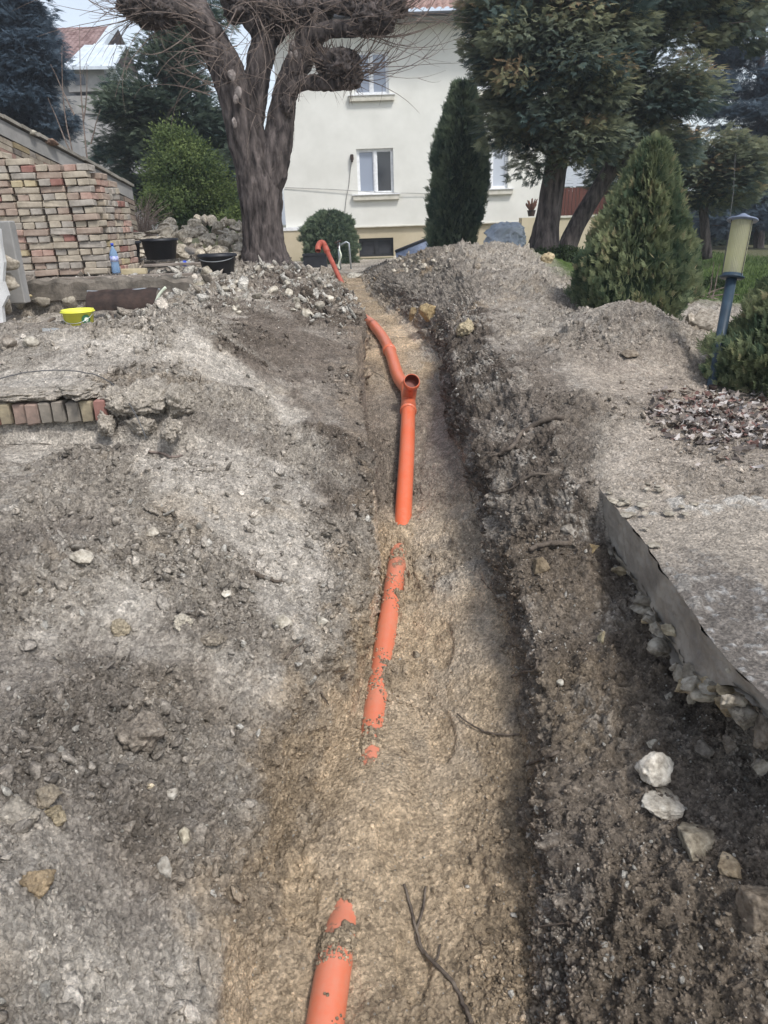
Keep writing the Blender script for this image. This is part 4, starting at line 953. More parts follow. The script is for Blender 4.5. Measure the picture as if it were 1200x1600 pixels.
# large conifers on the right
conify('conifer_tree', 'big broad conifer with a thick upright trunk before the right end of the house', 13,
    [(848, 396, 13, 25), (856, 340, 13, 18), (868, 260, 13, 17), (880, 190, 13.1, 15), (890, 100, 13.2, 13), (895, 0, 13.2, 11), (900, -150, 13.2, 7)],
    [(818, 60, 12.6, 68, 62, 3), (870, 130, 12.4, 100, 75, 3.4), (782, 95, 13, 32, 55, 1.4), (800, 190, 12.7, 42, 34, 1.1), (905, 30, 12.8, 95, 62, 3), (850, -60, 13, 120, 80, 2.6), (765, 8, 13, 28, 30, .9), (900, 215, 12.4, 60, 30, 1.3), (825, 255, 12.6, 22, 18, .2)],
    M['conifer'], 21, 250, 120, .150, .36, droop=-.35)
conify('conifer_tree', 'conifer with a leaning trunk behind the cone-shaped thuja', 14,
    [(882, 394, 14, 16), (905, 345, 14, 13), (935, 295, 14, 12), (968, 240, 14, 12), (990, 180, 14, 10), (1000, 80, 14, 9), (1005, -80, 14, 6)],
    [(985, 60, 13.6, 90, 80, 3), (1040, 150, 13.6, 60, 62, 2.2), (960, 170, 13.8, 85, 60, 2.4), (1050, 10, 13.8, 85, 60, 2.2), (1000, -70, 14, 120, 60, 2.4), (1140, 35, 14, 62, 42, 1.5), (1100, -40, 14, 90, 60, 1.4), (1010, 235, 13.8, 60, 32, 1)],
    M['conifer'], 22, 215, 115, .155, .38, droop=-.3)
conify('conifer_tree', 'lower bushy conifer branches behind the cone-shaped thuja and the lamp', 16.5,
    [(1105, 404, 16.5, 8), (1100, 340, 16.5, 7), (1095, 280, 16.5, 6), (1090, 200, 16.5, 3)],
    [(1070, 262, 16.4, 60, 38, 2), (1150, 255, 16.2, 50, 42, 1.8), (1040, 225, 16.5, 45, 28, 1), (1120, 305, 16.4, 62, 20, 1), (950, 250, 16.4, 30, 40, .6)],
    M['conifer'], 23, 90, 110, .17, .40, droop=-.2)
conify('cedar_tree', 'dark blue-green cedar with layered boughs at the far right edge', 24,
    [(1185, 405, 24, 8), (1188, 250, 24, 7), (1190, 80, 24, 5), (1195, -60, 24, 3)],
    [(1170, 130, 24, 75, 22, 1.4), (1160, 180, 23.6, 85, 22, 1.6), (1185, 225, 24, 70, 20, 1.3), (1160, 85, 24, 55, 16, 1), (1180, 20, 24, 70, 30, 1.2), (1150, 345, 24, 85, 18, 1.6), (1190, 290, 24, 55, 20, .9), (1215, 160, 24, 60, 90, 2)],
    M['spruce'], 24, 140, 80, .27, .60, droop=-.25, tm=NEED, zsq=.3)
conify('dark_hedge', 'dense dark evergreen hedge closing off the far side of the lawn', 27,
    [(1120, 402, 27, 5), (1120, 360, 27, 3)],
    [(1090, 382, 27, 45, 24, 1.3), (1150, 380, 27, 45, 28, 1.4), (1205, 370, 27, 45, 36, 1.6), (1040, 385, 27, 40, 20, 1), (980, 380, 28, 50, 22, 1), (1270, 372, 27, 50, 36, 1)],
    M['far_green'], 25, 190, 80, .25, .6, droop=.1, limbs=False, cat='hedge', zsq=.8)
# left side
conify('blue_spruce', 'dark blue spruce with drooping boughs in the upper left corner', 21,
    [(45, 260, 21, 9), (42, 150, 21, 8), (38, 40, 21, 7), (30, -90, 21, 5), (25, -250, 21, 2)],
    [(20, 20, 20.8, 45, 24, 1.4), (15, -30, 21, 50, 30, 1.6), (20, 70, 20.6, 55, 22, 1.6), (40, 110, 20.4, 45, 22, 1.5), (30, 150, 20.4, 60, 22, 1.8), (55, 190, 20.6, 48, 22, 1.4), (15, 195, 20.6, 50, 22, 1.2), (60, 75, 20.5, 26, 12, .45), (-40, 100, 21, 60, 120, 2.5), (10, -100, 21, 55, 50, 1.2)],
    M['spruce'], 26, 340, 95, .20, .44, droop=-.5, tm=NEED, zsq=.42)
conify('evergreen_tree', 'dark loose evergreen behind the left side of the big bare tree', 18,
    [(265, 365, 18, 9), (262, 280, 18, 8), (258, 180, 18, 7), (262, 90, 18, 5), (270, 10, 18, 3)],
    [(262, 90, 18, 48, 38, 1.2), (205, 175, 17.6, 42, 38, 1.4), (275, 170, 18, 62, 45, 2), (205, 235, 17.8, 42, 32, 1.2), (300, 245, 18, 60, 45, 2), (240, 290, 18.2, 50, 38, 1.3), (345, 290, 18, 42, 48, 1.5), (340, 200, 18, 40, 50, 1.2), (300, 50, 18.2, 55, 40, 1), (265, 20, 18, 30, 25, .5)],
    M['far_green'], 27, 230, 95, .18, .40, droop=-.05, pale=.10)
conify('leafy_shrub', 'lighter green leafy shrub in front of the dark evergreen by the bare tree', 14.5,
    [(300, 372, 14.5, 5), (298, 330, 14.5, 4), (296, 280, 14.5, 3)],
    [(290, 280, 14.5, 45, 48, 2.2), (265, 320, 14.3, 38, 34, 1.4), (325, 310, 14.4, 36, 38, 1.5), (275, 235, 14.6, 22, 24, .7)],
    M['light_green'], 28, 120, 90, .12, .30, droop=.3, tm=LEAF, cat='shrub', zsq=.9, limbs=False)
conify('leafy_shrub', 'small pale green shrub between the rubble pile and the big trunk', 12.6,
    [(368, 372, 12.6, 3), (368, 345, 12.6, 2)], [(368, 345, 12.6, 18, 18, 1), (372, 360, 12.5, 14, 12, 1)],
    M['light_green'], 29, 22, 40, .12, .16, droop=.4, tm=LEAF, cat='shrub', zsq=.9, limbs=False, pale=.25)
conify('ivy_bank', 'low dark ivy growing at the foot of the conifer trunks', 12.8,
    [(860, 400, 12.8, 2), (860, 396, 12.8, 1)], [(845, 402, 12.8, 28, 8, 1), (880, 401, 12.8, 28, 9, 1), (900, 405, 12.6, 22, 10, .8)],
    M['ivy'], 30, 34, 60, .10, .22, droop=.3, tm=LEAF, cat='ivy', zsq=.4, limbs=False)
conify('background_trees', 'distant mass of dark trees closing the view behind the garden', 48,
    [(1000, 380, 48, 5), (1000, 330, 48, 3)],
    [(900, 335, 48, 60, 45, 1), (1000, 330, 48, 70, 50, 1.2), (1120, 335, 48, 70, 46, 1.2), (1230, 320, 48, 70, 60, 1.2), (250, 345, 46, 70, 40, 1), (340, 330, 46, 60, 50, 1), (20, 340, 50, 70, 40, 1)],
    M['far_green'], 31, 230, 40, .75, 1.3, droop=.1, limbs=False, zsq=.8)
o = bpy.data.objects['background_trees']; o['kind'] = 'stuff'; 

# ------------------------------------------------------------------ the big bare tree
EY = 10.0
elm = empty('bare_tree', at(415, 425, EY), 'big bare pollarded tree with furrowed bark standing on the spoil bank', 'tree')
def limb(mb, P, n=44, seed=0, m=9, amp=.085):
    A = spline([tuple(at(u, v, y))+(r*.78*pxm(y),) for (u, v, y, r) in P], m)
    V_, F_ = tube_vf([Vector(a[:3]) for a in A], [a[3] for a in A], n); V_ = np.array([tuple(v) for v in V_]); R_ = np.repeat(A[:, 3], n); Cn = np.repeat(A[:, :3], n, 0)
    d = V_-Cn; d /= np.linalg.norm(d, axis=1, keepdims=True)
    q = V_*np.array([1, 1, .20]); rg_ = 1-2*np.abs(fbm(q, 16, 4, seed)); rg2 = fbm(V_, 2.6, 3, seed+5)
    V_ = V_+d*(R_*(amp*rg_+.13*rg2)+.016*rg_)[:, None]
    c = .62+.6*rg_; mb.add(V_, F_); mb.C[-1] = np.stack([c, c, c], 1)
tb = MB()
limb(tb, [(424, 455, 10, 78), (419, 432, 10, 58), (414, 408, 10, 44), (411, 375, 10, 37), (409, 330, 10, 35), (406, 290, 10, 38), (399, 262, 10, 36), (388, 228, 10, 33), (379, 190, 10, 30), (364, 140, 10, 28), (347, 95, 10.1, 27), (322, 50, 10.2, 24), (298, 5, 10.3, 22), (275, -45, 10.4, 20), (255, -110, 10.5, 16)], 88, 3, 14)
limb(tb, [(412, 310, 9.98, 26), (424, 270, 9.97, 27), (434, 225, 10, 25), (441, 175, 10.05, 21), (452, 130, 10.05, 20), (470, 90, 10.05, 22), (490, 42, 10.05, 23), (508, -8, 10.1, 21), (525, -70, 10.1, 17)], 60, 4, 12)
limb(tb, [(384, 222, 10.05, 22), (395, 170, 10.1, 21), (403, 115, 10.15, 20), (414, 60, 10.2, 20), (430, 5, 10.3, 16), (445, -70, 10.4, 13)], 44, 5, 10)
limb(tb, [(446, 146, 10.0, 13), (470, 130, 9.95, 11), (505, 130, 9.85, 11), (535, 128, 9.8, 13), (556, 126, 9.75, 12)], 34, 6)
limb(tb, [(482, 58, 10, 15), (520, 46, 9.85, 12), (565, 44, 9.7, 11), (600, 30, 9.6, 11), (622, 18, 9.6, 8)], 34, 7)
limb(tb, [(505, 5, 10, 15), (560, 5, 9.9, 13), (610, -8, 9.8, 11)], 30, 8)
limb(tb, [(335, 60, 10.1, 18), (295, 22, 9.95, 15), (250, 12, 9.8, 13), (215, 8, 9.7, 11)], 34, 9)
limb(tb, [(425, 60, 10.2, 14), (455, 20, 10.3, 14), (480, -20, 10.4, 13)], 30, 10)
limb(tb, [(418, 70, 10.2, 12), (390, 30, 10.1, 13), (370, -20, 10.1, 13)], 30, 11)
# spreading roots
limb(tb, [(395, 425, 9.8, 22), (372, 433, 9.6, 14), (350, 446, 9.4, 7)], 26, 12)
limb(tb, [(445, 425, 9.8, 22), (470, 436, 9.6, 13), (500, 448, 9.5, 6)], 26, 13)
tb.build('trunk', M['bark'], elm, smooth=True, vc=True)
rng = np.random.default_rng(40); random.seed(7)
burrs = [(532, 100, 9.8, 30, 24), (548, 118, 9.75, 18, 18), (505, 95, 9.85, 15, 20), (585, 32, 9.65, 34, 22), (240, 20, 9.75, 32, 22), (206, 8, 9.7, 22, 16), (560, 8, 9.8, 26, 20), (468, 18, 10, 26, 24), (420, 20, 10.1, 24, 26), (375, 12, 10.1, 26, 22), (448, 165, 9.9, 10, 16), (355, 120, 9.85, 10, 14), (618, 12, 9.6, 18, 14)]
BO = []
for k, (u, v, y, ru, rv) in enumerate(burrs):
    bu = MB(); V_, F_ = ico(5); V_ = V_.copy(); a = 1+.42*fbm(V_+k*7, 2.4, 4, k)+.20*(1-2*np.abs(fbm(V_+k, 7, 4, k+3)))
    V_ = V_*a[:, None]*np.array([ru*pxm(y)*.80, ru*pxm(y)*.8, rv*pxm(y)*.80])+np.array(at(u, v, y)); bu.add(V_, F_); bu.C[-1] = np.tile(np.clip(a*1.5-.85, .15, 1.2)[:, None], (1, 3))
    BO.append(bu.build('burl', M['bark'], elm, smooth=True, vc=True))
# pale stub ends and cut scars
CUT = noise_mat('cut_wood', (.14, .12, .11), (.34, .30, .28), 20, .9, .4)
for (u, v, y, r) in [(362, 118, 9.73, 6), (368, 155, 9.72, 5), (366, 192, 9.7, 5), (457, 70, 9.8, 5), (462, 85, 9.8, 4), (455, 88, 9.8, 4), (372, 145, 9.72, 6)]:
    V_, F_ = rock_v(int(u), (2*r*pxm(y), .05, 3*r*pxm(y)), .2, 2); sc = MB(); sc.add(V_+np.array(at(u, v, y)), F_); sc.build('cut_scar', CUT, elm)
tw = MB(); tw2 = MB()
def twig(mb, p, d, L_, r, curve, n=9, wob=.10):
    pts = []; p = Vector(p); d = Vector(d).normalized()
    cv = Vector(curve)
    for i in range(n):
        pts.append(p.copy()); p += d*(L_/n); d = (d+cv/n+Vector(rng.normal(0, wob/n**.5, 3))).normalized()
    mb.tube(pts, [r*(1-.75*i/(n-1)) for i in range(n)], 5, cap=False); return pts
def long_twigs(u, v, y, n, side, Lr, spread, cur, r=.0065, ru=20, rv=14):
    for k in range(n):
        o = at(u+rng.uniform(-ru, ru), v+rng.uniform(-rv, rv), y+rng.uniform(-.15, .15))
        d = Vector((side*rng.uniform(.5, 1.2), rng.uniform(-.7, .4), rng.normal(.1, spread)))
        if side == 0: d = Vector((rng.normal(0, .8), rng.uniform(-.8, .2), rng.normal(-.1, spread)))
        L_ = rng.uniform(*Lr); c = Vector((rng.normal(-side*.5, .5), rng.normal(0, .3), cur+rng.normal(0, 1.0)))
        ps = twig(tw, o, d, L_, r*rng.uniform(.6, 1.15), c)
        for j in range(rng.integers(0, 3)):
            i = rng.integers(2, 7); twig(tw, ps[i], (ps[i+1]-ps[i]).normalized()+Vector(rng.normal(0, .5, 3)), L_*rng.uniform(.2, .5), r*.5, c, 6)
long_twigs(560, 45, 9.7, 36, 1, (.7, 1.7), .35, 1.0)
long_twigs(545, 110, 9.75, 26, 1, (.7, 1.8), .30, 1.0)
long_twigs(600, 20, 9.6, 26, 1, (.5, 1.2), .45, .6)
long_twigs(230, 15, 9.7, 30, -1, (.6, 1.7), .40, -.1)
long_twigs(300, 25, 9.9, 22, -1, (.7, 1.7), .45, .6)
long_twigs(350, 90, 9.9, 26, -1, (.5, 1.3), .40, .3, ru=22, rv=60)
long_twigs(430, 20, 9.8, 40, 0, (.4, 1.1), .7, -.2, ru=80, rv=22)
long_twigs(455, 110, 9.75, 26, 0, (.2, .6), .7, .4, r=.0045, ru=16, rv=50)
long_twigs(400, 120, 9.85, 26, 0, (.3, .7), .7, .2, r=.0045, ru=40, rv=70)
long_twigs(500, 20, 9.8, 26, 0, (.4, 1.1), .7, .2, ru=60, rv=20)
long_twigs(520, 120, 9.75, 16, 0, (.2, .6), .6, -1.2, r=.004, ru=40, rv=10)
for bi_ in range(9):
  tw2 = MB()
  for k in range(75):                        # dense brush of short dead shoots on each burl
    u, v, y, ru, rv = burrs[bi_]
    a = rng.normal(size=3); a /= np.linalg.norm(a); a[1] = -abs(a[1]); o = Vector(np.array(at(u, v, y))+a*np.array([ru, ru, rv])*pxm(y)*.8)
    twig(tw2, o, Vector(a)+Vector((0, 0, .3)), rng.uniform(.06, .26), rng.uniform(.0035, .006), (0, 0, .6), 5, .3)
  sh_ = tw2.build('short_shoots', M['twig'], BO[bi_])
tw.build('long_twigs', M['twig'], elm)

# bare young saplings in front of the neighbour's house
sap = empty('bare_sapling', at(128, 262, 13), 'thin bare sapling with a few curved shoots before the grey neighbour house', 'tree')
tw = MB()
for (u, v, du, L_) in [(118, 262, -.05, 1.9), (138, 262, .03, 2.2), (112, 240, -.4, .9), (130, 190, .35, .9), (116, 180, -.35, .8), (142, 225, .45, .6)]:
    twig(tw, at(u, v, 13), (du, 0, 1), L_, .014, (.0, 0, .2), 10, .14)
tw.build('stem', M['twig'], sap)
br = empty('dry_brush', at(225, 378, 12.2), 'dry grey tangle of bare stems at the end of the brick wall', 'brush')
tw = MB()
for k in range(170): twig(tw, at(rng.uniform(210, 244), 384, 12.2+rng.uniform(-.3, .4)), (rng.normal(-.15, .3), rng.normal(0, .2), 1), rng.uniform(.5, 1.0), .007, (rng.normal(.3, .9), 0, -.9), 7, .2)
tw.build('stem', M['twig'], br)
# ------------------------------------------------------------------ bricks
BR = {}
bcols = {'pale buff': ((.29, .25, .195), (.48, .42, .335)), 'greyish': ((.24, .215, .185), (.43, .39, .34)), 'brown': ((.27, .20, .16), (.40, .32, .26)), 'pinkish': ((.31, .19, .155), (.48, .34, .28)), 'dull red': ((.22, .11, .09), (.34, .18, .15)), 'yellowish': ((.38, .31, .19), (.52, .45, .30)), 'stained yellow': ((.16, .135, .10), (.40, .34, .23)), 'stained pink': ((.16, .125, .105), (.35, .25, .205)), 'stained grey': ((.15, .135, .115), (.30, .265, .22))}
for k, (c1, c2) in bcols.items():
    m = noise_mat('brick_'+k.replace(' ', '_'), c1, c2, 9, .95, .5, 50, dist=.004)
    tc = [n for n in m.node_tree.nodes if n.type == 'TEX_COORD'][0]; BR[k] = m
bmesh_ = {}
def brick_mesh(kind, var):
    if (kind, var) in bmesh_: return bmesh_[(kind, var)]
    rg = np.random.default_rng(var+5); mb = MB(); mb.box((-.123, -.058, -.030), (.123, .058, .030), bev=.007, jit=.0026, rng=rg)
    o = mb.build('brick', BR[kind]); me = o.data; bpy.data.objects.remove(o); bmesh_[(kind, var)] = me; return me
rngb = random.Random(12)
def put_brick(p, yaw, kind, label, group, tilt=(0, 0), sc=1.0):
    o = bpy.data.objects.new('brick', brick_mesh(kind, rngb.randrange(4))); col.objects.link(o)
    o.location = p; o.rotation_euler = (tilt[0], tilt[1], yaw); o.scale = (sc*rngb.uniform(.985, 1.0), rngb.uniform(.96, 1.0), 1)
    tag(o, label, 'brick', group); return o
def kind_pick(): return rngb.choices(list(bcols)[:6], [32, 30, 20, 9, 5, 4])[0]
SY = 8.2; sz0 = at(100, 431, SY).z; ch = .0665
xr = at(170, 430, SY).x
ORD = 'first second third fourth fifth sixth seventh eighth ninth tenth eleventh twelfth thirteenth fourteenth fifteenth sixteenth seventeenth eighteenth'.split()
def pillar(xc, yc, courses, lean, z0=sz0, front=True, where=''):
    for k in range(courses):
        z = z0+(k+.5)*ch; ox = xc+lean*k*ch+rngb.gauss(0, .007); oy = yc+rngb.gauss(0, .010)
        for j in (0, 1):
            if k % 2 == 0:
                if j == 1 and front: continue
                p = (ox, oy+(.062 if j else -.062), z); yaw = 0
            else: p = (ox+(.062 if j else -.062), oy, z); yaw = PI/2
            kd = kind_pick()
            side_ = '' if (k % 2 == 0 and front) else (('rear ' if j else 'front ') if k % 2 == 0 else ('right ' if j else 'left '))
            put_brick(p, yaw+rngb.gauss(0, .03), kd, '%s%s brick, %s course up, %s of the stack' % (side_, kd, ORD[k], where), 'bricks of the tall front stack', (rngb.gauss(0, .01), rngb.gauss(0, .012)))
pw = .262
for k in range(5):
    hgt = [16, 16, 17, 18, 18][k]
    pillar(xr-.125-pw*k, SY+.125, hgt, -.045-.01*k, z0=sz0+rngb.uniform(-.004, .004), where=['rightmost column', 'second column from the right', 'third column from the right', 'fourth column from the right', 'leftmost column'][k])
for k in (1, 2, 3): pillar(xr-.125+.01*k, SY+.125+pw*k, [0, 15, 14, 11][k], -.03, front=False, where=['', 'second column deep', 'third column deep', 'rearmost column'][k])
pillar(xr-.125-pw*2, SY+.125+pw, 18, -.04, z0=sz0, where='column behind the middle') if False else None
for (u, v, k) in [(40, 248, 'pale buff'), (65, 250, 'pinkish')]: pass
# sloping brick wall behind the stack: courses run parallel to its coping
Pf = at(205, 291, 11.6); P0 = at(0, 184, 9.3); Pn = P0+(P0-Pf)*.55
wall = empty('brick_wall', (Pf.x, Pf.y, CZ-.5), 'sloping wall of old bricks with a grey cement cap behind the brick stack', 'wall')
dirw = (Pn-Pf); Lw = dirw.length; du = dirw/Lw; nrm = Vector((-du.y, du.x, 0)).normalized();
if nrm.y > 0: nrm = -nrm
mb = MB(); rows = 30
for r in range(rows):
    s = -.12*(r % 2); 
    while s < Lw:
        l_ = rngb.choice([.25, .25, .12]); s1 = min(s+l_, Lw); s0 = max(s, 0)
        if s1-s0 > .03:
            c0 = Pf+du*(s0+.004)+Vector((0, 0, -.20-r*.068)); c1 = Pf+du*(s1-.004)+Vector((0, 0, -.20-r*.068))
            if min(c0.z, c1.z) > CZ-.75:
                pr = nrm*rngb.uniform(.0, .022); h_ = Vector((0, 0, -.058)); bk = -nrm*.10
                P8 = [c0+pr, c1+pr, c1+pr+h_, c0+pr+h_, c0+bk, c1+bk, c1+bk+h_, c0+bk+h_]
                a, b = bcols[kind_pick()]; t = rngb.random(); cl_ = [(x*(1-t)+y*t)*.82 for x, y in zip(a, b)]
                mb.add([tuple(p) for p in P8], [(0, 1, 2, 3), (5, 4, 7, 6), (4, 0, 3, 7), (1, 5, 6, 2), (4, 5, 1, 0), (3, 2, 6, 7)], cl_)
        s += l_
mb.build('masonry', noise_mat('old_brick', (.62, .6, .6), (1, 1, 1), 10, .95, .6, 50, attr=True), wall, vc=True)
def prism(name, a, b, top, bot, t0, t1, mat, parent):
    """sheet standing along a->b between heights top/bot (offsets), thickness t0..t1 along nrm"""
    P8 = []
    for q in (t0, t1):
        for c_, z_ in ((a, top), (b, top), (b, bot), (a, bot)): P8.append(tuple(c_+Vector((0, 0, z_))+nrm*q))
    m_ = MB(); m_.add(P8, [(0, 1, 2, 3), (7, 6, 5, 4), (0, 4, 5, 1), (1, 5, 6, 2), (2, 6, 7, 3), (3, 7, 4, 0)]); return m_.build(name, mat, parent)
prism('core', Pf, Pn, -.05, -1.9, -.30, -.06, M['slabface'], wall)
prism('cement_band', Pf, Pn, -.02, -.185, -.28, .012, M['concrete_pale'], wall)
cp = MB(); n_ = 14
for k in range(n_):
    a = Pf.lerp(Pn, k/n_); b = Pf.lerp(Pn, (k+.985)/n_); j = rngb.uniform(-.008, .012); V8 = []
    for q in (-.34, .05):
        for c_, z_ in ((a, .025+j), (b, .035+j), (b, -.005+j), (a, -.01+j)): V8.append(tuple(c_+Vector((0, 0, z_))+nrm*q))
    cp.add(V8, [(0, 1, 2, 3), (7, 6, 5, 4), (0, 4, 5, 1), (1, 5, 6, 2), (2, 6, 7, 3), (3, 7, 4, 0)])
cp.build('coping', M['concrete'], wall)
rock(52, 207, 16, 9, 71, (.8, .8, .75), Y=9.7, label='grey stone lying on the wall coping beside the blue spruce', sink=.4)
rock(80, 222, 26, 12, 72, (.62, .45, .38), Y=10.0, label='brownish slab of broken tile lying on the wall coping', sink=.4)

# brick edging set on edge in the near left bank
eb = [(-18, 'dull red'), (2, 'stained yellow'), (22, 'stained pink'), (42, 'stained pink'), (63, 'stained grey'), (84, 'stained grey'), (105, 'stained grey'), (126, 'stained yellow'), (147, 'dull red')]
elab = ['dull red edging brick cut off by the left edge', 'leftmost yellowish edging brick in the left bank', 'pink edging brick next to the leftmost yellow one', 'pink edging brick, second of the pink pair', 'brown earth-stained edging brick right of the pink pair', 'grey mud-coated edging brick right of the brown one', 'grey mud-coated edging brick left of the second yellow one', 'second yellow edging brick, near the overhanging clods', 'dark red edging brick tucked under the overhanging clods']
for (u, k), lb in zip(eb, elab):
    p = at(u+10, 646-.03*u, 3.93); mb = MB()
    o = bpy.data.objects.new('edging_brick', brick_mesh(k, rngb.randrange(4))); col.objects.link(o)
    o.rotation_euler = (PI/2, rngb.gauss(0, .02), PI/2+rngb.gauss(0, .03)); o.location = (p.x, p.y+.10+rngb.uniform(-.01, .008), p.z); o.scale = (1, .98, 1.03)
    tag(o, lb, 'brick', 'bricks set on edge along the bank')

# ------------------------------------------------------------------ terrace edge, ruined wall end
te = MB(); ya = 7.38
x0, x1 = at(12, 450, ya).x, at(302, 450, ya).x; n_ = 60; V = []; zt = CZ-.43
for i in range(n_+1):
    x = x0+(x1-x0)*i/n_; s_ = .02*float(vnoise(np.array([[x*3., 1., 2.]]), 1.7, 3)[0])+.008*float(vnoise(np.array([[x*9., 1., 2.]]), 1.9, 3)[0]); zz = zt+.012*math.sin(i*.9)-.05*max(0, (i-50)/10)
    V += [(x, ya+.32, zz), (x, ya+.02+s_, zz), (x, ya+s_, zz-.03), (x, ya+.01-s_*.6, zt-.19+s_), (x, ya+.06, zt-.21)]
Fq = [(i*5+k, i*5+k+1, i*5+k+6, i*5+k+5) for i in range(n_) for k in range(4)]
te.add(V, Fq); te.add([V[k] for k in range(5)], [(0, 1, 2, 3, 4)]); te.add([V[n_*5+k] for k in range(5)], [(4, 3, 2, 1, 0)])
o = te.build('concrete_edge', noise_mat('dirty_concrete', (.085, .075, .062), (.24, .21, .175), 7, .95, .8, 30, dist=.015), None); tag(o, 'weathered concrete edge of the raised terrace below the brick stack', 'edging')
for k, (u, v, w_, h_, tn, lb) in enumerate([(110, 470, 30, 26, (.75, .72, .65), 'rounded foundation stone under the terrace edge, left of the rusty trough'), (66, 470, 36, 20, (.6, .57, .52), 'flat dark foundation stone under the terrace edge, behind the yellow bucket'), (48, 462, 16, 11, (1.1, .95, .6), 'small yellowish brick piece wedged under the terrace edge'), (30, 472, 18, 22, (.7, .67, .6), 'grey foundation stone at the left end of the terrace edge'), (140, 475, 22, 16, (.6, .56, .5), 'brownish foundation stone beside the rusty trough'), (315, 450, 34, 34, (.9, .85, .72), 'pale stone block at the right end of the terrace edge'), (345, 447, 26, 22, (.8, .76, .68), 'grey stone right of the terrace edge below the dark tub')]):
    rock(u, v, w_, h_, 200+k, tn, Y=ya+.03, label=lb, sub=3)
rw = empty('ruined_wall', at(0, 530, 6.7), 'broken stone wall end with peeling white plaster at the left edge', 'wall')
for k, (u, v, w_, h_) in enumerate([(-25, 500, 70, 40), (-20, 465, 64, 42), (-28, 430, 66, 40), (-30, 395, 60, 40), (5, 440, 26, 26), (8, 475, 26, 28), (4, 410, 22, 24), (-60, 450, 60, 160)]):
    p = at(u, v, 6.75); s_ = pxm(6.7); V_, F_ = rock_v(300+k, (w_*s_, .32, h_*s_*1.1), .5, 3); mk('stone', V_+np.array(p)-np.array(rw.location), F_, ROCK, rw, colr=np.tile((.78, .74, .68), (len(V_), 1)))
pts = [(-70, 340), (-2, 358), (1, 385), (6, 410), (4, 440), (12, 462), (3, 480), (6, 510), (-2, 524), (-70, 530)]
mb = MB(); P = [at(u, v, 6.56) for u, v in pts]; n_ = len(P); mb.add([tuple(p) for p in P]+[tuple(p+Vector((0, .05, 0))) for p in P], [tuple(range(n_))]+[(i, i+n_, (i+1) % n_+n_, (i+1) % n_) for i in range(n_)]); mb.build('plaster', M['dirtyw'], rw)
mb = MB(); s0 = at(12, 345, 7.0); mb.box((s0.x-.5, 6.98, CZ-.6), (s0.x+.02, 7.1, s0.z), bev=.01); tag(mb.build('wall_post', M['concrete_pale'], rw))

# ------------------------------------------------------------------ slab on the right with its stone footing
te_px = [(938, 762, 3.45), (936, 775, 3.32), (1003, 828, 2.9), (1030, 893, 2.56), (1078, 955, 2.24), (1118, 1005, 2.03), (1152, 1052, 1.86), (1205, 1085, 1.72), (1330, 1180, 1.42)]
sh = 1.25
E = [Vector((xat(u, sh, Y), Y, CZ-sh)) for u, v, Y in te_px]
# true positions: solve Y so the top edge lies on the slab plane
def on_plane(u, v, h):
    d = FW + RT*((u-600)/F) + UP*((800-v)/F); t = -h/d[2]; return Vector((d[0]*t, d[1]*t, CZ-h))
E = [on_plane(u, v, 1.24) for (u, v) in [(985, 735), (936, 764), (970, 802), (1003, 842), (1042, 900), (1080, 957), (1118, 1006), (1155, 1048), (1215, 1105), (1330, 1200), (1460, 1330)]]
Es = []
for i_ in range(len(E)-1):
    for k_ in range(16): Es.append(tuple(E[i_].lerp(E[i_+1], k_/16)))
Es.append(tuple(E[-1])); Es = np.array(Es); m_ = len(Es); Es[:, :2] += (.010*np.stack([fbm(Es, 9, 3, 98), fbm(Es, 9, 3, 99)], 1))
back = np.array([3.6, 0, 0])
V = []; nu = 120
rows_ = []
for j in range(nu+1):
    t = (j/nu)**1.6; rows_.append(Es + back*t + np.array([0, 1.2, 0])*t)
V = np.array(rows_).reshape(-1, 3); jj = np.repeat(np.arange(nu+1), m_)
nz_ = .030*fbm(V, 3, 4, 101)+.012*fbm(V, 14, 4, 103)
wv, _, wid = worley(V.astype(np.float32), 14, 105); wv2, _, wid2 = worley(V.astype(np.float32), 38, 106)
chips = .024*np.sqrt(np.clip(1-(wv/.6)**2, 0, 1))*(wid > .55)*ss(0, .3, fbm(V, 2.2, 2, 107))
small = .008*np.sqrt(np.clip(1-(wv2/.6)**2, 0, 1))*(wid2 > .4)
edge = np.clip(jj/8, 0, 1)
V[:, 2] += (nz_*edge+chips*edge+small*edge) - .10*ss(92, 120, jj)
ii_ = np.arange((nu+1)*m_).reshape(nu+1, m_); Fq = np.stack([ii_[:-1, :-1], ii_[1:, :-1], ii_[1:, 1:], ii_[:-1, 1:]], -1).reshape(-1, 4)
c0 = np.array([.44, .385, .32]); C = np.tile(c0, (len(V), 1))
dn = ss(-.05, .3, fbm(V, 2.5, 3, 109)+.45*(1-ss(0, 40, jj)))*(1-ss(2.4, 2.9, V[:, 1]+.3*fbm(V, 3, 2, 119)))*(1-ss(60, 95, jj)); C = C*(1-dn[:, None]*.62)+np.array([.10, .095, .095])*dn[:, None]*.62
ch_ = ((chips > .004)*1.0)*(.35+.65*(V[:, 1] > 2.5))*(1-ss(50, 80, jj)); C = C*(1-ch_[:, None]*.6)+np.array([.62, .60, .55])*ch_[:, None]*.6
sp_ = (wid2 > .72)*(wv2 < .45)*dn; C = C*(1-sp_[:, None]*.7)+np.array([.5, .49, .47])*sp_[:, None]*.7
slab = empty('concrete_slab', E[4], 'thick broken concrete slab jutting over the right trench bank', 'slab')
mk('dirt_cover', V-np.array(slab.location), Fq, SOIL, slab, smooth=True, colr=C)
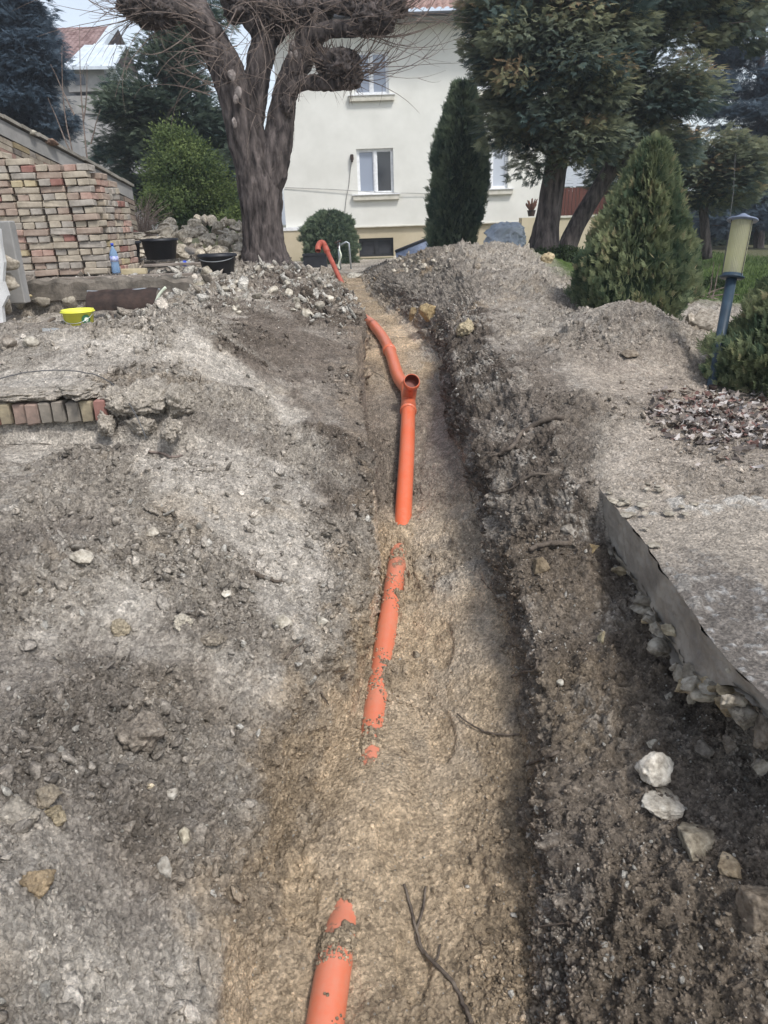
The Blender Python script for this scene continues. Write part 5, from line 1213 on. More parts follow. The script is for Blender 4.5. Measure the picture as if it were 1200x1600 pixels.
# face: plane concrete with ragged upper edge, then lime mortar and rubble below
def strip(name, off0, off1, mat, inset0, inset1, amp, seed, nn=14, colr=None):
    rows_ = []
    for j in range(nn+1):
        t = j/nn; z = off0+(off1-off0)*t; r_ = Es.copy(); 
        tg = np.gradient(Es, axis=0); nn_ = np.stack([-tg[:, 1], tg[:, 0], 0*tg[:, 0]], 1); nn_ /= np.linalg.norm(nn_, axis=1, keepdims=True)
        nn_ = np.where((nn_[:, :1] > 0), -nn_, nn_)
        r_ = r_ - nn_*(inset0+(inset1-inset0)*t); r_[:, 2] += z*TP_
        q = r_+0; r_ += nn_*(amp*fbm(q, 9, 4, seed)+amp*.5*fbm(q, 30, 3, seed+1))[:, None]; r_[:, 2] += (amp*.8*fbm(q*np.array([1, 1, .1]), 7, 3, seed+2))*(t > .9)
        rows_.append(r_)
    V = np.array(rows_).reshape(-1, 3); ii_ = np.arange((nn+1)*m_).reshape(nn+1, m_); Fq = np.stack([ii_[:-1, :-1], ii_[:-1, 1:], ii_[1:, 1:], ii_[1:, :-1]], -1).reshape(-1, 4)
    return mk(name, V-np.array(slab.location), Fq, mat, slab, smooth=True)
TP_ = .22+.78*(1-ss(.50, .72, np.arange(m_)/m_))
strip('slab_face', .002, -.205, M['slabface'], 0, .006, .018, 111, 30)
strip('mortar_bed', -.185, -.255, noise_mat('earthy_mortar', (.16, .14, .11), (.38, .345, .28), 14, .95, .9, 50, dist=.012), -.004, .03, .035, 113, 22)
rgc = np.random.default_rng(31)
for i_ in range(54):
    q_ = int(rgc.uniform(.06, .80)*m_); e_ = Es[q_]; t_ = TP_[q_]; tgv = Es[min(q_+1, m_-1)]-Es[q_-1]; nv = np.array([-tgv[1], tgv[0], 0]); nv /= np.linalg.norm(nv)+1e-9; nv = -nv if nv[0] > 0 else nv
    w_ = rgc.uniform(.04, .125); V_, F_ = rock_v(1500+i_, (w_*1.3, w_, w_*.62), 1.2, 4, .12); g_t = rgc.uniform(.45, 1.0); ye = rgc.random() < .25
    mk('mortar_chunk', V_+e_+nv*rgc.uniform(-.02, .018)+np.array([0, 0, -.205-rgc.uniform(0, .055)])*np.array([1, 1, max(t_, .5)])-np.array(slab.location), F_, ROCK, slab, colr=np.tile(np.array([1, .86, .62] if ye else [1, .96, .88])*g_t, (len(V_), 1)))
for i_ in range(26):
    if i_ < 10: q_ = int(rgc.uniform(.05, .42)*m_); p_ = Es[q_]+np.array([rgc.uniform(.0, .07), rgc.uniform(-.02, .04), .012])
    else: pp_ = on_plane(rgc.uniform(1000, 1095), rgc.uniform(742, 812), 1.24); p_ = np.array(pp_)+np.array([0, 0, .022])
    w_ = rgc.uniform(.03, .085); V_, F_ = rock_v(1600+i_, (w_*1.2, w_, w_*.28), 1.2, 4, .12)
    mk('lime_flake', V_+p_-np.array(slab.location), F_, ROCK, slab, colr=np.tile(np.array([.92, .88, .80])*rgc.uniform(.7, 1.15), (len(V_), 1)))

strip('underside', -.262, -.27, M['slabface'], .0, .20, .03, 115, 10)
rk = lambda *a, **k: rock(*a, **k)
foot = [(1142, 1100, 62, 52, (.85, .80, .72), 'large rounded stone with a pale rim under the slab at the right edge', 1.80), (1195, 1135, 60, 66, (.50, .46, .42), 'dark brown boulder under the slab cut off by the right edge', 1.72), (1075, 1050, 30, 34, (.55, .52, .47), 'small grey stone under the middle of the slab', 2.08), (1085, 1085, 24, 52, (.72, .70, .64), 'upright pointed pale stone hanging below the slab', 2.05), (1150, 1048, 60, 26, (.80, .77, .70), 'smooth grey stone lying on top of the slab edge', 1.86), (925, 862, 26, 42, (1.0, .82, .52), 'yellowish stone at the upper end of the slab footing', 3.1), (890, 828, 58, 46, (.62, .60, .58), 'lumpy dark and white clod left of the slab corner', 3.25), (1045, 985, 28, 24, (.9, .84, .68), 'small buff stone in the mortar below the slab', 2.28), (1188, 1195, 44, 40, (.78, .76, .72), 'round pale cobble below the dark boulder at the right edge', 1.72), (1140, 1165, 34, 30, (.4, .37, .34), 'small dark stone beneath the large rounded stone', 1.82)]
for k, (u, v, w_, h_, tn, lb, Y) in enumerate(foot): rock(u, v, w_, h_, 400+k, tn, Y=Y, label=lb, ang=1.1, sub=5, rough_=.13)
# ------------------------------------------------------------------ named stones on the banks
sl_ = [(1025, 1212, 66, 62, (1.45, 1.42, 1.36), 'big bright white chalk lump on the dark right bank'), (1042, 1264, 86, 30, (1.25, 1.22, 1.16), 'wide pale crumbly lump just below the white chalk lump'), (1085, 1325, 82, 52, (.62, .58, .50), 'angular grey wedge-shaped stone on the right bank'), (1138, 1362, 54, 34, (.95, .80, .60), 'flat stone with pink and white crust right of the grey wedge stone'), (1185, 1430, 80, 82, (.48, .42, .36), 'large brown boulder at the right edge low on the bank'), (1020, 1165, 20, 16, (1.1, 1.08, 1.0), 'small pale pebble above the white chalk lump'), (1100, 1175, 40, 26, (.5, .47, .44), 'flat dark grey stone above the white chalk lump'), (1045, 1090, 16, 14, (.9, .88, .84), 'small light stone on the dark earth below the slab'), (875, 1068, 14, 12, (1.1, 1.1, 1.05), 'tiny white stone beside the hanging root on the right bank'), (940, 1000, 14, 26, (.95, .88, .66), 'thin yellowish stone chip on the dark right bank'),
 (128, 878, 36, 30, (1.05, 1.02, .96), 'round white stone in the upper part of the left bank'), (354, 932, 20, 18, (1.2, 1.18, 1.12), 'small bright white stone right of the dark hollow on the left bank'), (443, 980, 34, 30, (.95, .92, .85), 'pointed pale stone near the trench edge'), (503, 974, 22, 20, (1.1, 1.08, 1.02), 'whitish chip right of the pointed pale stone'), (240, 836, 26, 18, (1.1, 1.06, .98), 'pale flat stone on the crest of the left bank'), (290, 1312, 26, 30, (1.1, 1.05, .9), 'cream angular stone low on the left bank'), (260, 1365, 30, 42, (.85, .84, .82), 'oval grey stone below the cream angular stone'), (232, 1228, 18, 13, (1.25, 1.15, .95), 'small cream pebble below the large grey clod'), (270, 1243, 20, 20, (.95, .93, .9), 'small grey-white stone near the cream pebble'), (30, 1280, 62, 52, (.62, .60, .57), 'big grey crumbly clod near the left edge'), (72, 1250, 44, 34, (.48, .44, .38), 'rounded brown clod touching the big grey clod'), (90, 1278, 40, 36, (.60, .54, .42), 'tan clod below the rounded brown clod'), (60, 1385, 56, 48, (.58, .48, .35), 'brown earthy clod in the lower left corner area'), (228, 1155, 86, 62, (.42, .39, .36), 'large dark grey clod in the middle of the left bank'), (335, 1000, 40, 22, (.45, .42, .38), 'dark crumbly clod below the small bright white stone'), (285, 975, 36, 26, (.80, .78, .72), 'lumpy light clod on the left bank left of the dark crumbly one'), (190, 985, 34, 26, (.60, .55, .45), 'tan lump on the left bank'),
 (12, 543, 32, 32, (.62, .58, .55), 'rounded grey boulder at the left edge above the bank'), (48, 540, 26, 20, (.95, .93, .88), 'pale stone right of the rounded grey boulder'), (170, 500, 14, 16, (.7, .68, .66), 'small grey stone right of the yellow bucket'), (190, 492, 14, 26, (.72, .70, .66), 'upright grey stone in front of the rusty trough'),
 (323, 390+40, 30, 24, (.78, .75, .68), 'grey stone at the foot of the big tree left of the spoil crest'), (508, 432, 32, 26, (.52, .48, .44), 'smooth brown-grey stone at the foot of the big tree near the riser pipe'), (555, 434, 26, 14, (1.1, 1.1, 1.05), 'flat whitish stone behind the riser pipe'), (480, 495, 28, 22, (1.05, 1.02, .95), 'pale block on the left spoil crest near the trench'), (513, 470, 18, 16, (1.2, 1.17, 1.1), 'white lump at the trench edge on the left spoil crest'), (672, 498, 42, 44, (.82, .66, .40), 'ochre boulder set in the right trench wall'), (645, 497, 20, 30, (.70, .58, .38), 'smaller ochre stone left of the ochre boulder'), (727, 520, 40, 30, (.62, .56, .42), 'tan clod in the right trench wall right of the ochre boulder'), (648, 390, 20, 12, (1.1, 1.08, 1.0), 'white stone on the heap beside the dark cypress'), (856, 410, 28, 22, (.95, .82, .58), 'yellowish stone on the right spoil heap by the ivy'), (745, 420, 16, 12, (.5, .46, .42), 'dark round clod on top of the right spoil heap'), (985, 556, 34, 14, (.50, .44, .38), 'flat brown piece on the small heap before the cone-shaped thuja'),
 (1100, 512, 56, 42, (.78, .74, .70), 'broken pale-topped concrete lump behind the lamp post'), (1078, 505, 20, 22, (.95, .9, .85), 'small pale slab fragment beside the cone-shaped thuja'), (650, 1025, 16, 16, (.5, .46, .4), 'small dark stone standing on the trench floor'), (843, 890, 36, 34, (.42, .35, .26), 'tan earth block low in the right trench wall')]
for k, (u, v, w_, h_, tn, lb) in enumerate(sl_):
    earthy = 'clod' in lb or 'tan lump' in lb or 'crumbly one' in lb
    o = rock(u, v, w_, h_, 500+k, tn if not earthy else tuple(c*.66*q_ for c, q_ in zip(tn, (1.08, 1.0, .88))), mat=SOIL if earthy else None, label=lb, cat='clod' if ('clod' in lb) else 'stone', ang=.25 if earthy else .8, sink=.3, rough_=.17 if earthy else .08, sub=5 if w_ > 26 else 4)
# overhanging clods at the end of the brick edging
for k, (u, v, w_, h_, Y, lb) in enumerate([(188, 630, 64, 50, 3.98, 'lumpy clod overhanging just right of the dark red edging brick'), (165, 662, 26, 42, 3.88, 'narrow clod hanging below the dark red edging brick'), (232, 622, 92, 54, 4.02, 'biggest overhanging clod in the middle of the crust'), (222, 668, 44, 34, 3.92, 'clod under the biggest overhanging clod'), (268, 668, 36, 38, 3.86, 'rounded clod jutting over the dark hollow'), (274, 628, 64, 50, 4.02, 'clod at the right end of the overhanging crust'), (128, 612, 92, 24, 4.02, 'flat clod on top of the right half of the edging bricks'), (30, 618, 130, 20, 4.02, 'long flat clod covering the left half of the edging bricks')]):
    rock(u, v, w_, h_, 600+k, (.42, .375, .315), Y=Y, label=lb, ang=.15, rough_=.25, sub=5, name='clod', cat='clod', mat=SOIL)
# rubble pile left of the big tree, and white lumps on the spoil crest: individuals nothing tells apart
rr = random.Random(3)
for k in range(120):
    u = rr.uniform(205, 392); crest = 350+ (10 if u < 250 else -2*math.sin((u-250)/40)*4) ; v = rr.uniform(crest, 402); Y = 11.6-(v-350)/52*1.6
    w_ = rr.uniform(14, 34); p = at(u, v, Y)
    flat_ = u < 260
    t_ = rr.uniform(.75, 1.1); o = rock(u, v, w_*(1.5 if flat_ else 1), w_*(.35 if flat_ else .72), 700+k, (t_, t_*.95, t_*.86), Y=Y, ang=1.3, rough_=.05, label='flat slab-like rubble stone stacked low behind the black tubs' if flat_ else 'pale rubble stone heaped in the pile left of the big bare tree', group='flat rubble slabs behind the black tubs' if flat_ else 'rubble stones left of the big tree', sub=4, name='rubble_stone')
for k in range(64):
    t = rr.random(); u = 395+rr.uniform(-70, 160)*.9; v = 425+rr.uniform(-12, 66) - abs(u-430)*.0
    if u > 545 or (u < 350 and v < 445): continue
    w_ = 6+rr.random()**2*20; q = rr.uniform(.5, 1.25)
    rock(u, v, w_, w_*.75, 900+k, (q, q*.97, q*.9), label='whitish lump strewn on the left spoil crest below the big bare tree', group='whitish lumps on the left spoil crest', sub=4, name='stone', ang=1.2, sink=.32, rough_=.05)
for k in range(26):
    u = rr.uniform(600, 700); v = 412-(u-600)*.12+rr.uniform(-6, 22); w_ = rr.uniform(7, 15); q = rr.uniform(.8, 1.2)
    rock(u, v, w_, w_*.75, 1000+k, (q, q*.97, q*.9), label='pale lump on the heap in front of the columnar cypress', group='pale lumps before the columnar cypress', sub=3, ang=1.2, sink=.3, rough_=.05)

# ------------------------------------------------------------------ roots, sticks and wires
def branchy(name, label, cat, pts, r0, r1, mat, lift=.01, sides=(), smooth_n=5, group=None, n=8, bury=0):
    """stick or root laid over the ground through the given photo points (Y given when it hangs free)"""
    P = []
    for q in pts:
        if len(q) == 3: p = at(*q)
        else: p, nn = hit(*q); p = Vector(p)+Vector(nn)*lift if nn.z > 0 else Vector(p)-Vector(nn)*lift
        P.append(tuple(p))
    A = spline(P, smooth_n); A[:, :] += np.random.default_rng(int(abs(pts[0][0]))).normal(0, r0*.25, A.shape)
    mb = MB(); mb.tube([Vector(a) for a in A], list(np.linspace(r0, r1, len(A))), n)
    for s in sides:
        Q_ = []
        for q in s[0]:
            p, nn = hit(*q); Q_.append(tuple(Vector(p)+Vector(nn)*lift*(1 if nn.z > 0 else -1)))
        A2 = spline(Q_, 4); mb.tube([Vector(a) for a in A2], list(np.linspace(s[1], s[2], len(A2))), 6)
    o = mb.build(name, mat, None, smooth=True); tag(o, label, cat, group); return o
branchy('stick', 'forked grey-brown stick lying on the sandy trench floor at the bottom', 'stick', [(631, 1385), (640, 1410), (652, 1450), (660, 1485), (682, 1508), (705, 1535), (722, 1565), (738, 1600)], .0045, .007, M['root'], .008, [([(665, 1388), (662, 1420), (653, 1452)], .004, .005), ([(688, 1478), (684, 1498), (678, 1505)], .003, .004), ([(648, 1458), (652, 1478), (664, 1492)], .002, .003)])
branchy('root', 'thick bent root sticking out of the right bank', 'root', [(783, 712), (800, 700), (818, 680), (838, 666), (858, 657), (880, 658)], .011, .018, M['root'], .02)
branchy('root', 'long brown root below the thick bent root on the right bank', 'root', [(778, 772), (800, 765), (830, 745), (858, 742)], .005, .008, M['root'], .012)
branchy('root', 'dark broken root poking out beside the lumpy clod left of the slab', 'root', [(826, 868), (845, 858), (870, 856), (895, 853)], .010, .014, M['root'], .03)
branchy('root', 'dark broken root stub low on the right bank left of the white chalk lump', 'root', [(820, 1200), (840, 1192), (858, 1185), (876, 1180)], .004, .008, M['root'], .014)
branchy('root', 'thin arched root across the right trench floor above the stick', 'root', [(716, 1118), (735, 1132), (760, 1145), (790, 1150), (812, 1150)], .003, .0045, M['root'], .012)
branchy('root', 'thin root running level from the lower right bank', 'root', [(826, 1455), (850, 1448), (890, 1440), (945, 1438)], .002, .0035, M['root'], .010, [([(948, 1435), (943, 1415), (940, 1400)], .002, .0015)])
branchy('root', 'long hair-thin root hanging down the dark right bank', 'root', [(873, 1040), (871, 1075), (869, 1110), (872, 1145)], .0018, .0012, M['root'], .012)
branchy('root', 'short dark root stub in the right wall above the arched root', 'root', [(806, 1058), (822, 1052), (840, 1045), (845, 1035)], .007, .004, M['root'], .02)
branchy('root', 'dark stubby root in the hollow of the left bank', 'root', [(392, 898), (410, 905), (430, 910), (442, 912)], .012, .004, M['root'], .012)
branchy('root', 'pale curved root on the crest of the left bank below the hollow', 'root', [(228, 705), (250, 708), (268, 718), (285, 716)], .008, .006, M['twig'], .014)
branchy('root', 'short twisted root by the trench edge below the pointed pale stone', 'root', [(448, 1030), (460, 1018), (468, 1006), (474, 998)], .006, .003, M['root'], .012)
branchy('root', 'small bent root at the left trench lip above the buried pipe', 'root', [(498, 1082), (505, 1092), (510, 1100)], .005, .003, M['root'], .01)
branchy('twig', 'thin bare twig sticking out of the left wall near the pipe branch', 'twig', [(560, 577), (578, 585), (596, 594), (610, 608)], .004, .002, M['root'], .04, [([(556, 600), (566, 590), (574, 582)], .003, .002)])
rg_ = random.Random(9)
for k in range(34):                          # fine torn rootlets along the right cut
    u = 700+rg_.uniform(0, 90); v = 590+rg_.uniform(0, 330); du = rg_.uniform(8, 30); dv_ = rg_.uniform(-12, 26)
    if v > 760: u += 55
    branchy('rootlet', 'fine torn rootlet hanging from the right trench wall', 'rootlet', [(u, v), (u+du*.5, v+dv_*.5+rg_.uniform(-4, 4)), (u+du, v+dv_)], rg_.uniform(.0018, .004), .0012, M['root'], rg_.uniform(.008, .03), group='rootlets along the right trench wall', n=5)
for k in range(20):
    u = 840+rg_.uniform(0, 200); v = 950+rg_.uniform(0, 560); du = rg_.uniform(-30, 34); dv_ = rg_.uniform(-16, 26)
    branchy('rootlet', 'fine loose rootlet lying on the dark right bank below the slab', 'rootlet', [(u, v), (u+du*.5, v+dv_*.5+rg_.uniform(-4, 4)), (u+du, v+dv_)], rg_.uniform(.0010, .0022), .001, M['root'], .008, group='rootlets on the bank below the slab', n=5)
branchy('wire', 'stiff grey wire arching across the left bank above the edging bricks', 'wire', [(-20, 598, 4.3), (20, 586, 4.3), (60, 580, 4.3), (110, 579, 4.3), (155, 588, 4.2), (185, 608, 4.05), (205, 635, 3.85), (218, 660, 3.75), (228, 684, 3.72)], .0035, .0028, M['wire'], .0, smooth_n=8)

# ------------------------------------------------------------------ small things on the terrace
def lathe_thing(name, label, cat, p, parts, group=None, tilt=(0, 0, 0)):
    e = empty(name, p, label, cat, group); e.rotation_euler = tilt
    out = []
    for (nm_, prof, mat, n_) in parts:
        mb = MB(); mb.lathe(prof, n_); V = np.concatenate(mb.V); o = mk(nm_, V, mb.F, mat, e, smooth=False); 
        for pl_ in o.data.polygons: pl_.use_smooth = True
        out.append(o)
    return e, out
def bowl(r0, r1, h, t=.008, rim=.012): return [(0, .004), (r0, 0), (r1, h-.02), (r1+rim, h-.02), (r1+rim, h), (r1-t, h), (r0-t, .012), (0, .012)]
s_ = pxm(6.4, .7); p = at(125, 508, 6.35)
yb, o_ = lathe_thing('bucket', 'bright yellow plastic bucket with a round green emblem below the terrace', 'bucket', p, [('body', bowl(20.5*s_, 23*s_, 24*s_, .004, .006), M['yellow'], 40), ('rim', [(23*s_+.004, 20*s_), (24.5*s_+.006, 20*s_), (24.5*s_+.006, 21.3*s_), (23*s_+.004, 21.3*s_)], M['yellow'], 40)])
mb = MB(); hp = [Vector((24*s_*math.cos(a)*-1, -24*s_*math.sin(a)*.9-.01, 19*s_-14*s_*math.sin(a))) for a in np.linspace(0, PI, 14)]
V_, F_ = tube_vf(hp, .0025, 6); mk('handle', [tuple(v) for v in V_], F_, M['metal'], yb)
def disc_on(parent, ang, r, zc, rad, mat, name, proud=.003):
    V = []; n_ = 24
    for rr_ in (0, rad):
        for k in range(n_): a = 2*PI*k/n_; dx = rr_*math.cos(a); V.append(((r+proud)*math.sin(ang+dx/r), -(r+proud)*math.cos(ang+dx/r), zc+rr_*math.sin(a)))
    return mk(name, V, [(k, (k+1) % n_, n_+(k+1) % n_, n_+k) for k in range(n_)], mat, parent)
disc_on(yb, .85, 22.3*s_, 10*s_, 7*s_, M['green'], 'emblem'); disc_on(yb, .85, 22.3*s_, 10*s_, 3.2*s_, M['offwhite'], 'emblem_centre', .005)
def tub(u, v, Y, w_, h_, label, handle=False):
    s_ = pxm(Y, .5); p = at(u, v, Y)+Vector((0, 0, .03)); e, o = lathe_thing('tub', label, 'tub', p, [('body', bowl(w_*.40*s_, w_*.5*s_, h_*s_, .008, .010), M['tub'], 36), ('rim', [(w_*.5*s_+.004, h_*s_-.03), (w_*.5*s_+.016, h_*s_-.03), (w_*.5*s_+.016, h_*s_-.008), (w_*.5*s_+.004, h_*s_-.008)], M['tub'], 36)])
    if handle:
        hp = [Vector((-w_*.5*s_*math.cos(a), -w_*.5*s_*math.sin(a)-.01, h_*s_-.02-.05*math.sin(a))) for a in np.linspace(0, PI, 12)]; V_, F_ = tube_vf(hp, .004, 6); mk('handle', [tuple(v) for v in V_], F_, M['metal'], e)
    return e
tub(253, 409, 9.6, 54, 30, 'wide black tub on the terrace in front of the rubble pile')
tub(205, 411, 9.3, 34, 28, 'smaller black tub beside the blue bottle and the brick stack')
tub(343, 434, 8.0, 56, 31, 'black tub with a wire handle beside the foot of the big tree', True)
pc = at(494, 423, 19.5); s_ = pxm(19.5)
cr = empty('crate', pc, 'dark square plastic crate in front of the clipped bush', 'crate'); mb = MB(); w2, d2, h2 = 18*s_, 12*s_, 26*s_
for (a, b) in (((-w2, -d2, 0), (w2, -d2+.02, h2)), ((-w2, d2-.02, 0), (w2, d2, h2)), ((-w2, -d2+.02, 0), (-w2+.02, d2-.02, h2)), ((w2-.02, -d2+.02, 0), (w2, d2-.02, h2)), ((-w2, -d2, 0), (w2, d2, .02))): mb.box(np.array(a)+np.array(pc), np.array(b)+np.array(pc))
mb.build('body', M['tub'], cr)
mb = MB(); mb.box(np.array(pc)+(-w2-.02, -d2-.02, h2-.05), np.array(pc)+(w2+.02, -d2-.001, h2)); mb.build('rim', M['tub'], cr)
# blue water bottle and lying bottle
def clear_mat(name, c, a=.35, rough=.15):
    m, nt, b = newmat(name); b.inputs['Base Color'].default_value = (*c, 1); b.inputs['Roughness'].default_value = rough; b.inputs['Transmission Weight'].default_value = a; b.inputs['IOR'].default_value = 1.2; return m
M['bluepet'] = clear_mat('blue_bottle', (.35, .52, .75), .55); M['pet'] = clear_mat('clear_bottle', (.75, .78, .78), .7); M['capblue'] = plain_mat('blue_cap', (.03, .07, .45), .4); M['label'] = noise_mat('bottle_label', (.08, .12, .5), (.75, .78, .85), 30, .5, .0)
s_ = pxm(8.0, .5); p = at(182, 427, 7.95)
bt = [(0, 0), (5.6*s_, 0), (6.2*s_, 1.5*s_), (6.2*s_, 12*s_), (5.7*s_, 14*s_), (6.2*s_, 16*s_), (6.2*s_, 27*s_), (5*s_, 32*s_), (2.2*s_, 37*s_), (1.9*s_, 40*s_), (0, 40*s_)]
lathe_thing('bottle', 'blue plastic water bottle standing at the corner of the brick stack', 'bottle', p, [('body', bt, M['bluepet'], 28), ('label', [(6.25*s_, 17*s_), (6.35*s_, 17*s_), (6.35*s_, 25*s_), (6.25*s_, 25*s_)], M['label'], 28), ('cap', [(0, 44*s_), (2.3*s_, 44*s_), (2.3*s_, 40*s_), (1.9*s_, 40*s_)], M['capblue'], 20)])
s_ = pxm(6.0, .8); p = at(66, 521, 6.0)
lathe_thing('bottle', 'clear plastic bottle lying on its side left below the yellow bucket', 'bottle', p, [('body', [(r*1.25, z) for r, z in [(0, 0), (6*s_, 0), (6.5*s_, 2*s_), (6.0*s_, 12*s_), (6.5*s_, 20*s_), (5*s_, 28*s_), (2*s_, 33*s_), (0, 33*s_)]], M['pet'], 24), ('cap', [(0, 37*s_), (2.6*s_, 37*s_), (2.6*s_, 33*s_), (0, 33*s_)], M['capblue'], 16)], tilt=(0, PI/2, .1))
s_ = pxm(9.0); p = at(281, 412, 9.0)
lathe_thing('bottle', 'small crumpled plastic bottle with a blue label lying between the black tubs', 'bottle', p, [('body', [(0, 0), (4*s_, 0), (4.2*s_, 6*s_), (3.4*s_, 9*s_), (4*s_, 14*s_), (1.5*s_, 18*s_), (0, 18*s_)], M['pet'], 18), ('label', [(4.4*s_, 5*s_), (4.4*s_, 10*s_), (3.9*s_, 10*s_)], M['capblue'], 18)], tilt=(0, PI/2, .3))
# single buff brick on the terrace, planks
o = put_brick(tuple(at(210, 424, 7.9)), .05, 'yellowish', 'single buff brick lying on the terrace edge right of the blue bottle', None)
for k, (u0, v0, u1, v1, Y, lb) in enumerate([(95, 436, 300, 430, 7.55, 'long weathered plank lying along the terrace edge'), (225, 415, 330, 416, 8.2, 'short weathered plank behind the terrace edge')]):
    a, b = at(u0, v0, Y), at(u1, v1, Y+.1); d = b-a; mb = MB(); L_ = d.length; Mx = Matrix.Translation(a) @ Matrix.Rotation(math.atan2(d.y, d.x), 4, 'Z'); mb.box((0, -.06, -.012), (L_, .06, .012), bev=.003, M=Mx); tag(mb.build('plank', noise_mat('weathered_wood%d' % k, (.16, .13, .11), (.32, .28, .24), 8, .9, .4, stretch=(.3, 6, 3)), None), lb, 'plank')
# rusty trough with a white hose
tr_ = empty('metal_trough', at(195, 478, 6.95), 'rusty dark metal trough lying on its side below the terrace edge', 'trough')
P_ = [at(140, 455, 6.95), at(248, 450, 6.95)]; mb = MB(); nn_ = 12; V = []
for i in range(21):
    c_ = P_[0].lerp(P_[1], i/20)
    for k in range(nn_+1): a = -PI*.08+PI*1.02*k/nn_*.55; V.append((c_.x+.0, c_.y-.16*math.sin(a)-.0, c_.z-.17*(1-math.cos(a))-.004*math.sin(i)))
mb.add(V, [(i*(nn_+1)+k, (i+1)*(nn_+1)+k, (i+1)*(nn_+1)+k+1, i*(nn_+1)+k+1) for i in range(20) for k in range(nn_)])
o = mb.build('shell', M['rust'], tr_); md = o.modifiers.new('thick', 'SOLIDIFY'); md.thickness = .006
mb = MB(); mb.tube([at(136, 455, 6.93), at(180, 456, 6.92), at(225, 451, 6.92), at(250, 452, 6.93)], .007, 8); mb.build('rim', M['metal'], tr_)
mb = MB(); mb.tube([Vector(q) for q in spline([tuple(at(u, v, 6.78)) for u, v in [(259, 449), (254, 454), (248, 462), (244, 472), (242, 482)]], 5)], .013, 10); tag(mb.build('hose', M['offwhite'], None, smooth=True), 'short piece of pale curved hose hanging over the end of the rusty trough', 'hose')
for k, (u, v, u2, v2) in enumerate([(176, 500, 172, 488), (215, 505, 222, 488), (60, 512, 20, 515), (72, 505, 85, 498)]):
    a, b = at(u, v, 6.6), at(u2, v2, 6.7); mb = MB(); mb.tube([a, a.lerp(b, .5)+Vector((.01, 0, .01)), b], .014, 7); tag(mb.build('wood_scrap', M['root'], None), ['short wood scrap standing left of the upright grey stone', 'wood scrap leaning right of the upright grey stone', 'long wood scrap beside the lying clear bottle', 'small wood scrap above the lying clear bottle'][k], 'wood scrap')
# standpipe by the bush
tp = empty('standpipe', at(532, 420, 18), 'grey garden standpipe with a tap and a side support beside the clipped bush', 'standpipe'); s_ = pxm(18)
mb = MB(); mb.tube([at(532, 424, 18), at(529, 376, 18)], .03, 10); mb.tube([at(549, 424, 18), at(545, 380, 18), at(541, 378, 18), at(531, 383, 18)], .022, 8); mb.build('pipes', M['metal'], tp, smooth=True)
mb = MB(); mb.tube([at(523, 380, 17.95), at(533, 376, 17.95)], .02, 8); mb.tube([at(529, 382, 17.9), at(528, 388, 17.8)], .022, 8); mb.build('tap', M['rust'], tp)
mb = MB(); mb.tube([Vector(q) for q in spline([tuple(at(*q)) for q in [(530, 390, 17.9), (533, 400, 17.85), (529, 412, 17.9), (530, 420, 17.9)]], 5)], .018, 8); mb.build('hose', M['offwhite'], tp)
# dark panel leaning by the cypress, plastic sheet bundle on the heap
a, b = at(618, 394, 17), at(668, 374, 17.5); c_, d_ = at(672, 392, 17.2), at(620, 404, 16.8)
mb = MB(); P = [a, b, c_, d_]; mb.add([tuple(q) for q in P]+[tuple(q+Vector((0, .05, -.03))) for q in P], [(0, 1, 2, 3), (7, 6, 5, 4)]+[(i, i+4, (i+1) % 4+4, (i+1) % 4) for i in range(4)]); o = mb.build('panel', M['polelight'], None)
pe = empty('leaning_panel', a, 'dark-framed grey panel leaning behind the heap by the cypress', 'panel'); o.data.transform(Matrix.Translation(-Vector(a))); o.parent = pe
mb = MB(); mb.tube([a+Vector((0, -.03, .02)), b+Vector((0, -.03, .02))], .03, 6); mb.build('frame', M['dframe'], pe)
cpt = at(790, 368, 14.5); s_ = pxm(14.5); V, Fs = ico(5); V = V.copy(); r_ = 1+.55*fbm(V*np.array([1, 1, .5]), 1.5, 2, 55); fold = 1-np.abs(fbm(V, 3.0, 3, 56)*2.2); V = V*(r_*(1+.30*fold))[:, None]*np.array([26*s_, 20*s_, 19*s_]); V[:, 2] -= .25*np.abs(V[:, 0]); 
M['tarp'] = noise_mat('blue_grey_plastic', (.42, .48, .56), (.70, .75, .82), 3, .3, .5, 10, spec=.6, dist=.03)
o = mk('plastic_sheet', V, Fs, M['tarp'], None, smooth=False); o.location = cpt; tag(o, 'crumpled pale blue-grey plastic sheet bundled behind the right spoil heap', 'plastic sheet')

# ------------------------------------------------------------------ garden lamp
lb0 = at(1110, 610, 5.2); lb0.z = min(lb0.z, drop(lb0.x, lb0.y)+.02)-.03; lt = at(1160, 345, 5.45); axl = (lt-lb0); Ll = axl.length; s_ = pxm(5.3, .6)
lam = empty('garden_lamp', lb0, 'leaning blue-grey garden lamp with a tall ribbed yellowish glass before the right thuja', 'lamp')
lam.rotation_euler = axl.to_track_quat('Z', 'Y').to_euler()
def lpart(name, prof, mat, n=28, smooth=True, parent=lam):
    mb = MB(); mb.lathe(prof, n); o = mk(name, np.concatenate(mb.V), mb.F, mat, parent, smooth=smooth); return o
zb = Ll*.675
lpart('post', [(0, 0), (9*s_, 0), (9*s_, .02), (7.6*s_, .03), (8*s_, zb), (0, zb)], M['pole'], 20)
lpart('base_plate', [(0, zb), (16*s_, zb), (18.5*s_, zb+.008), (18.5*s_, zb+.014), (15*s_, zb+.016), (15*s_, zb+.034), (0, zb+.034)], M['pole'])
m_, nt_, b_ = newmat('frosted_glass'); L = nt_.links.new
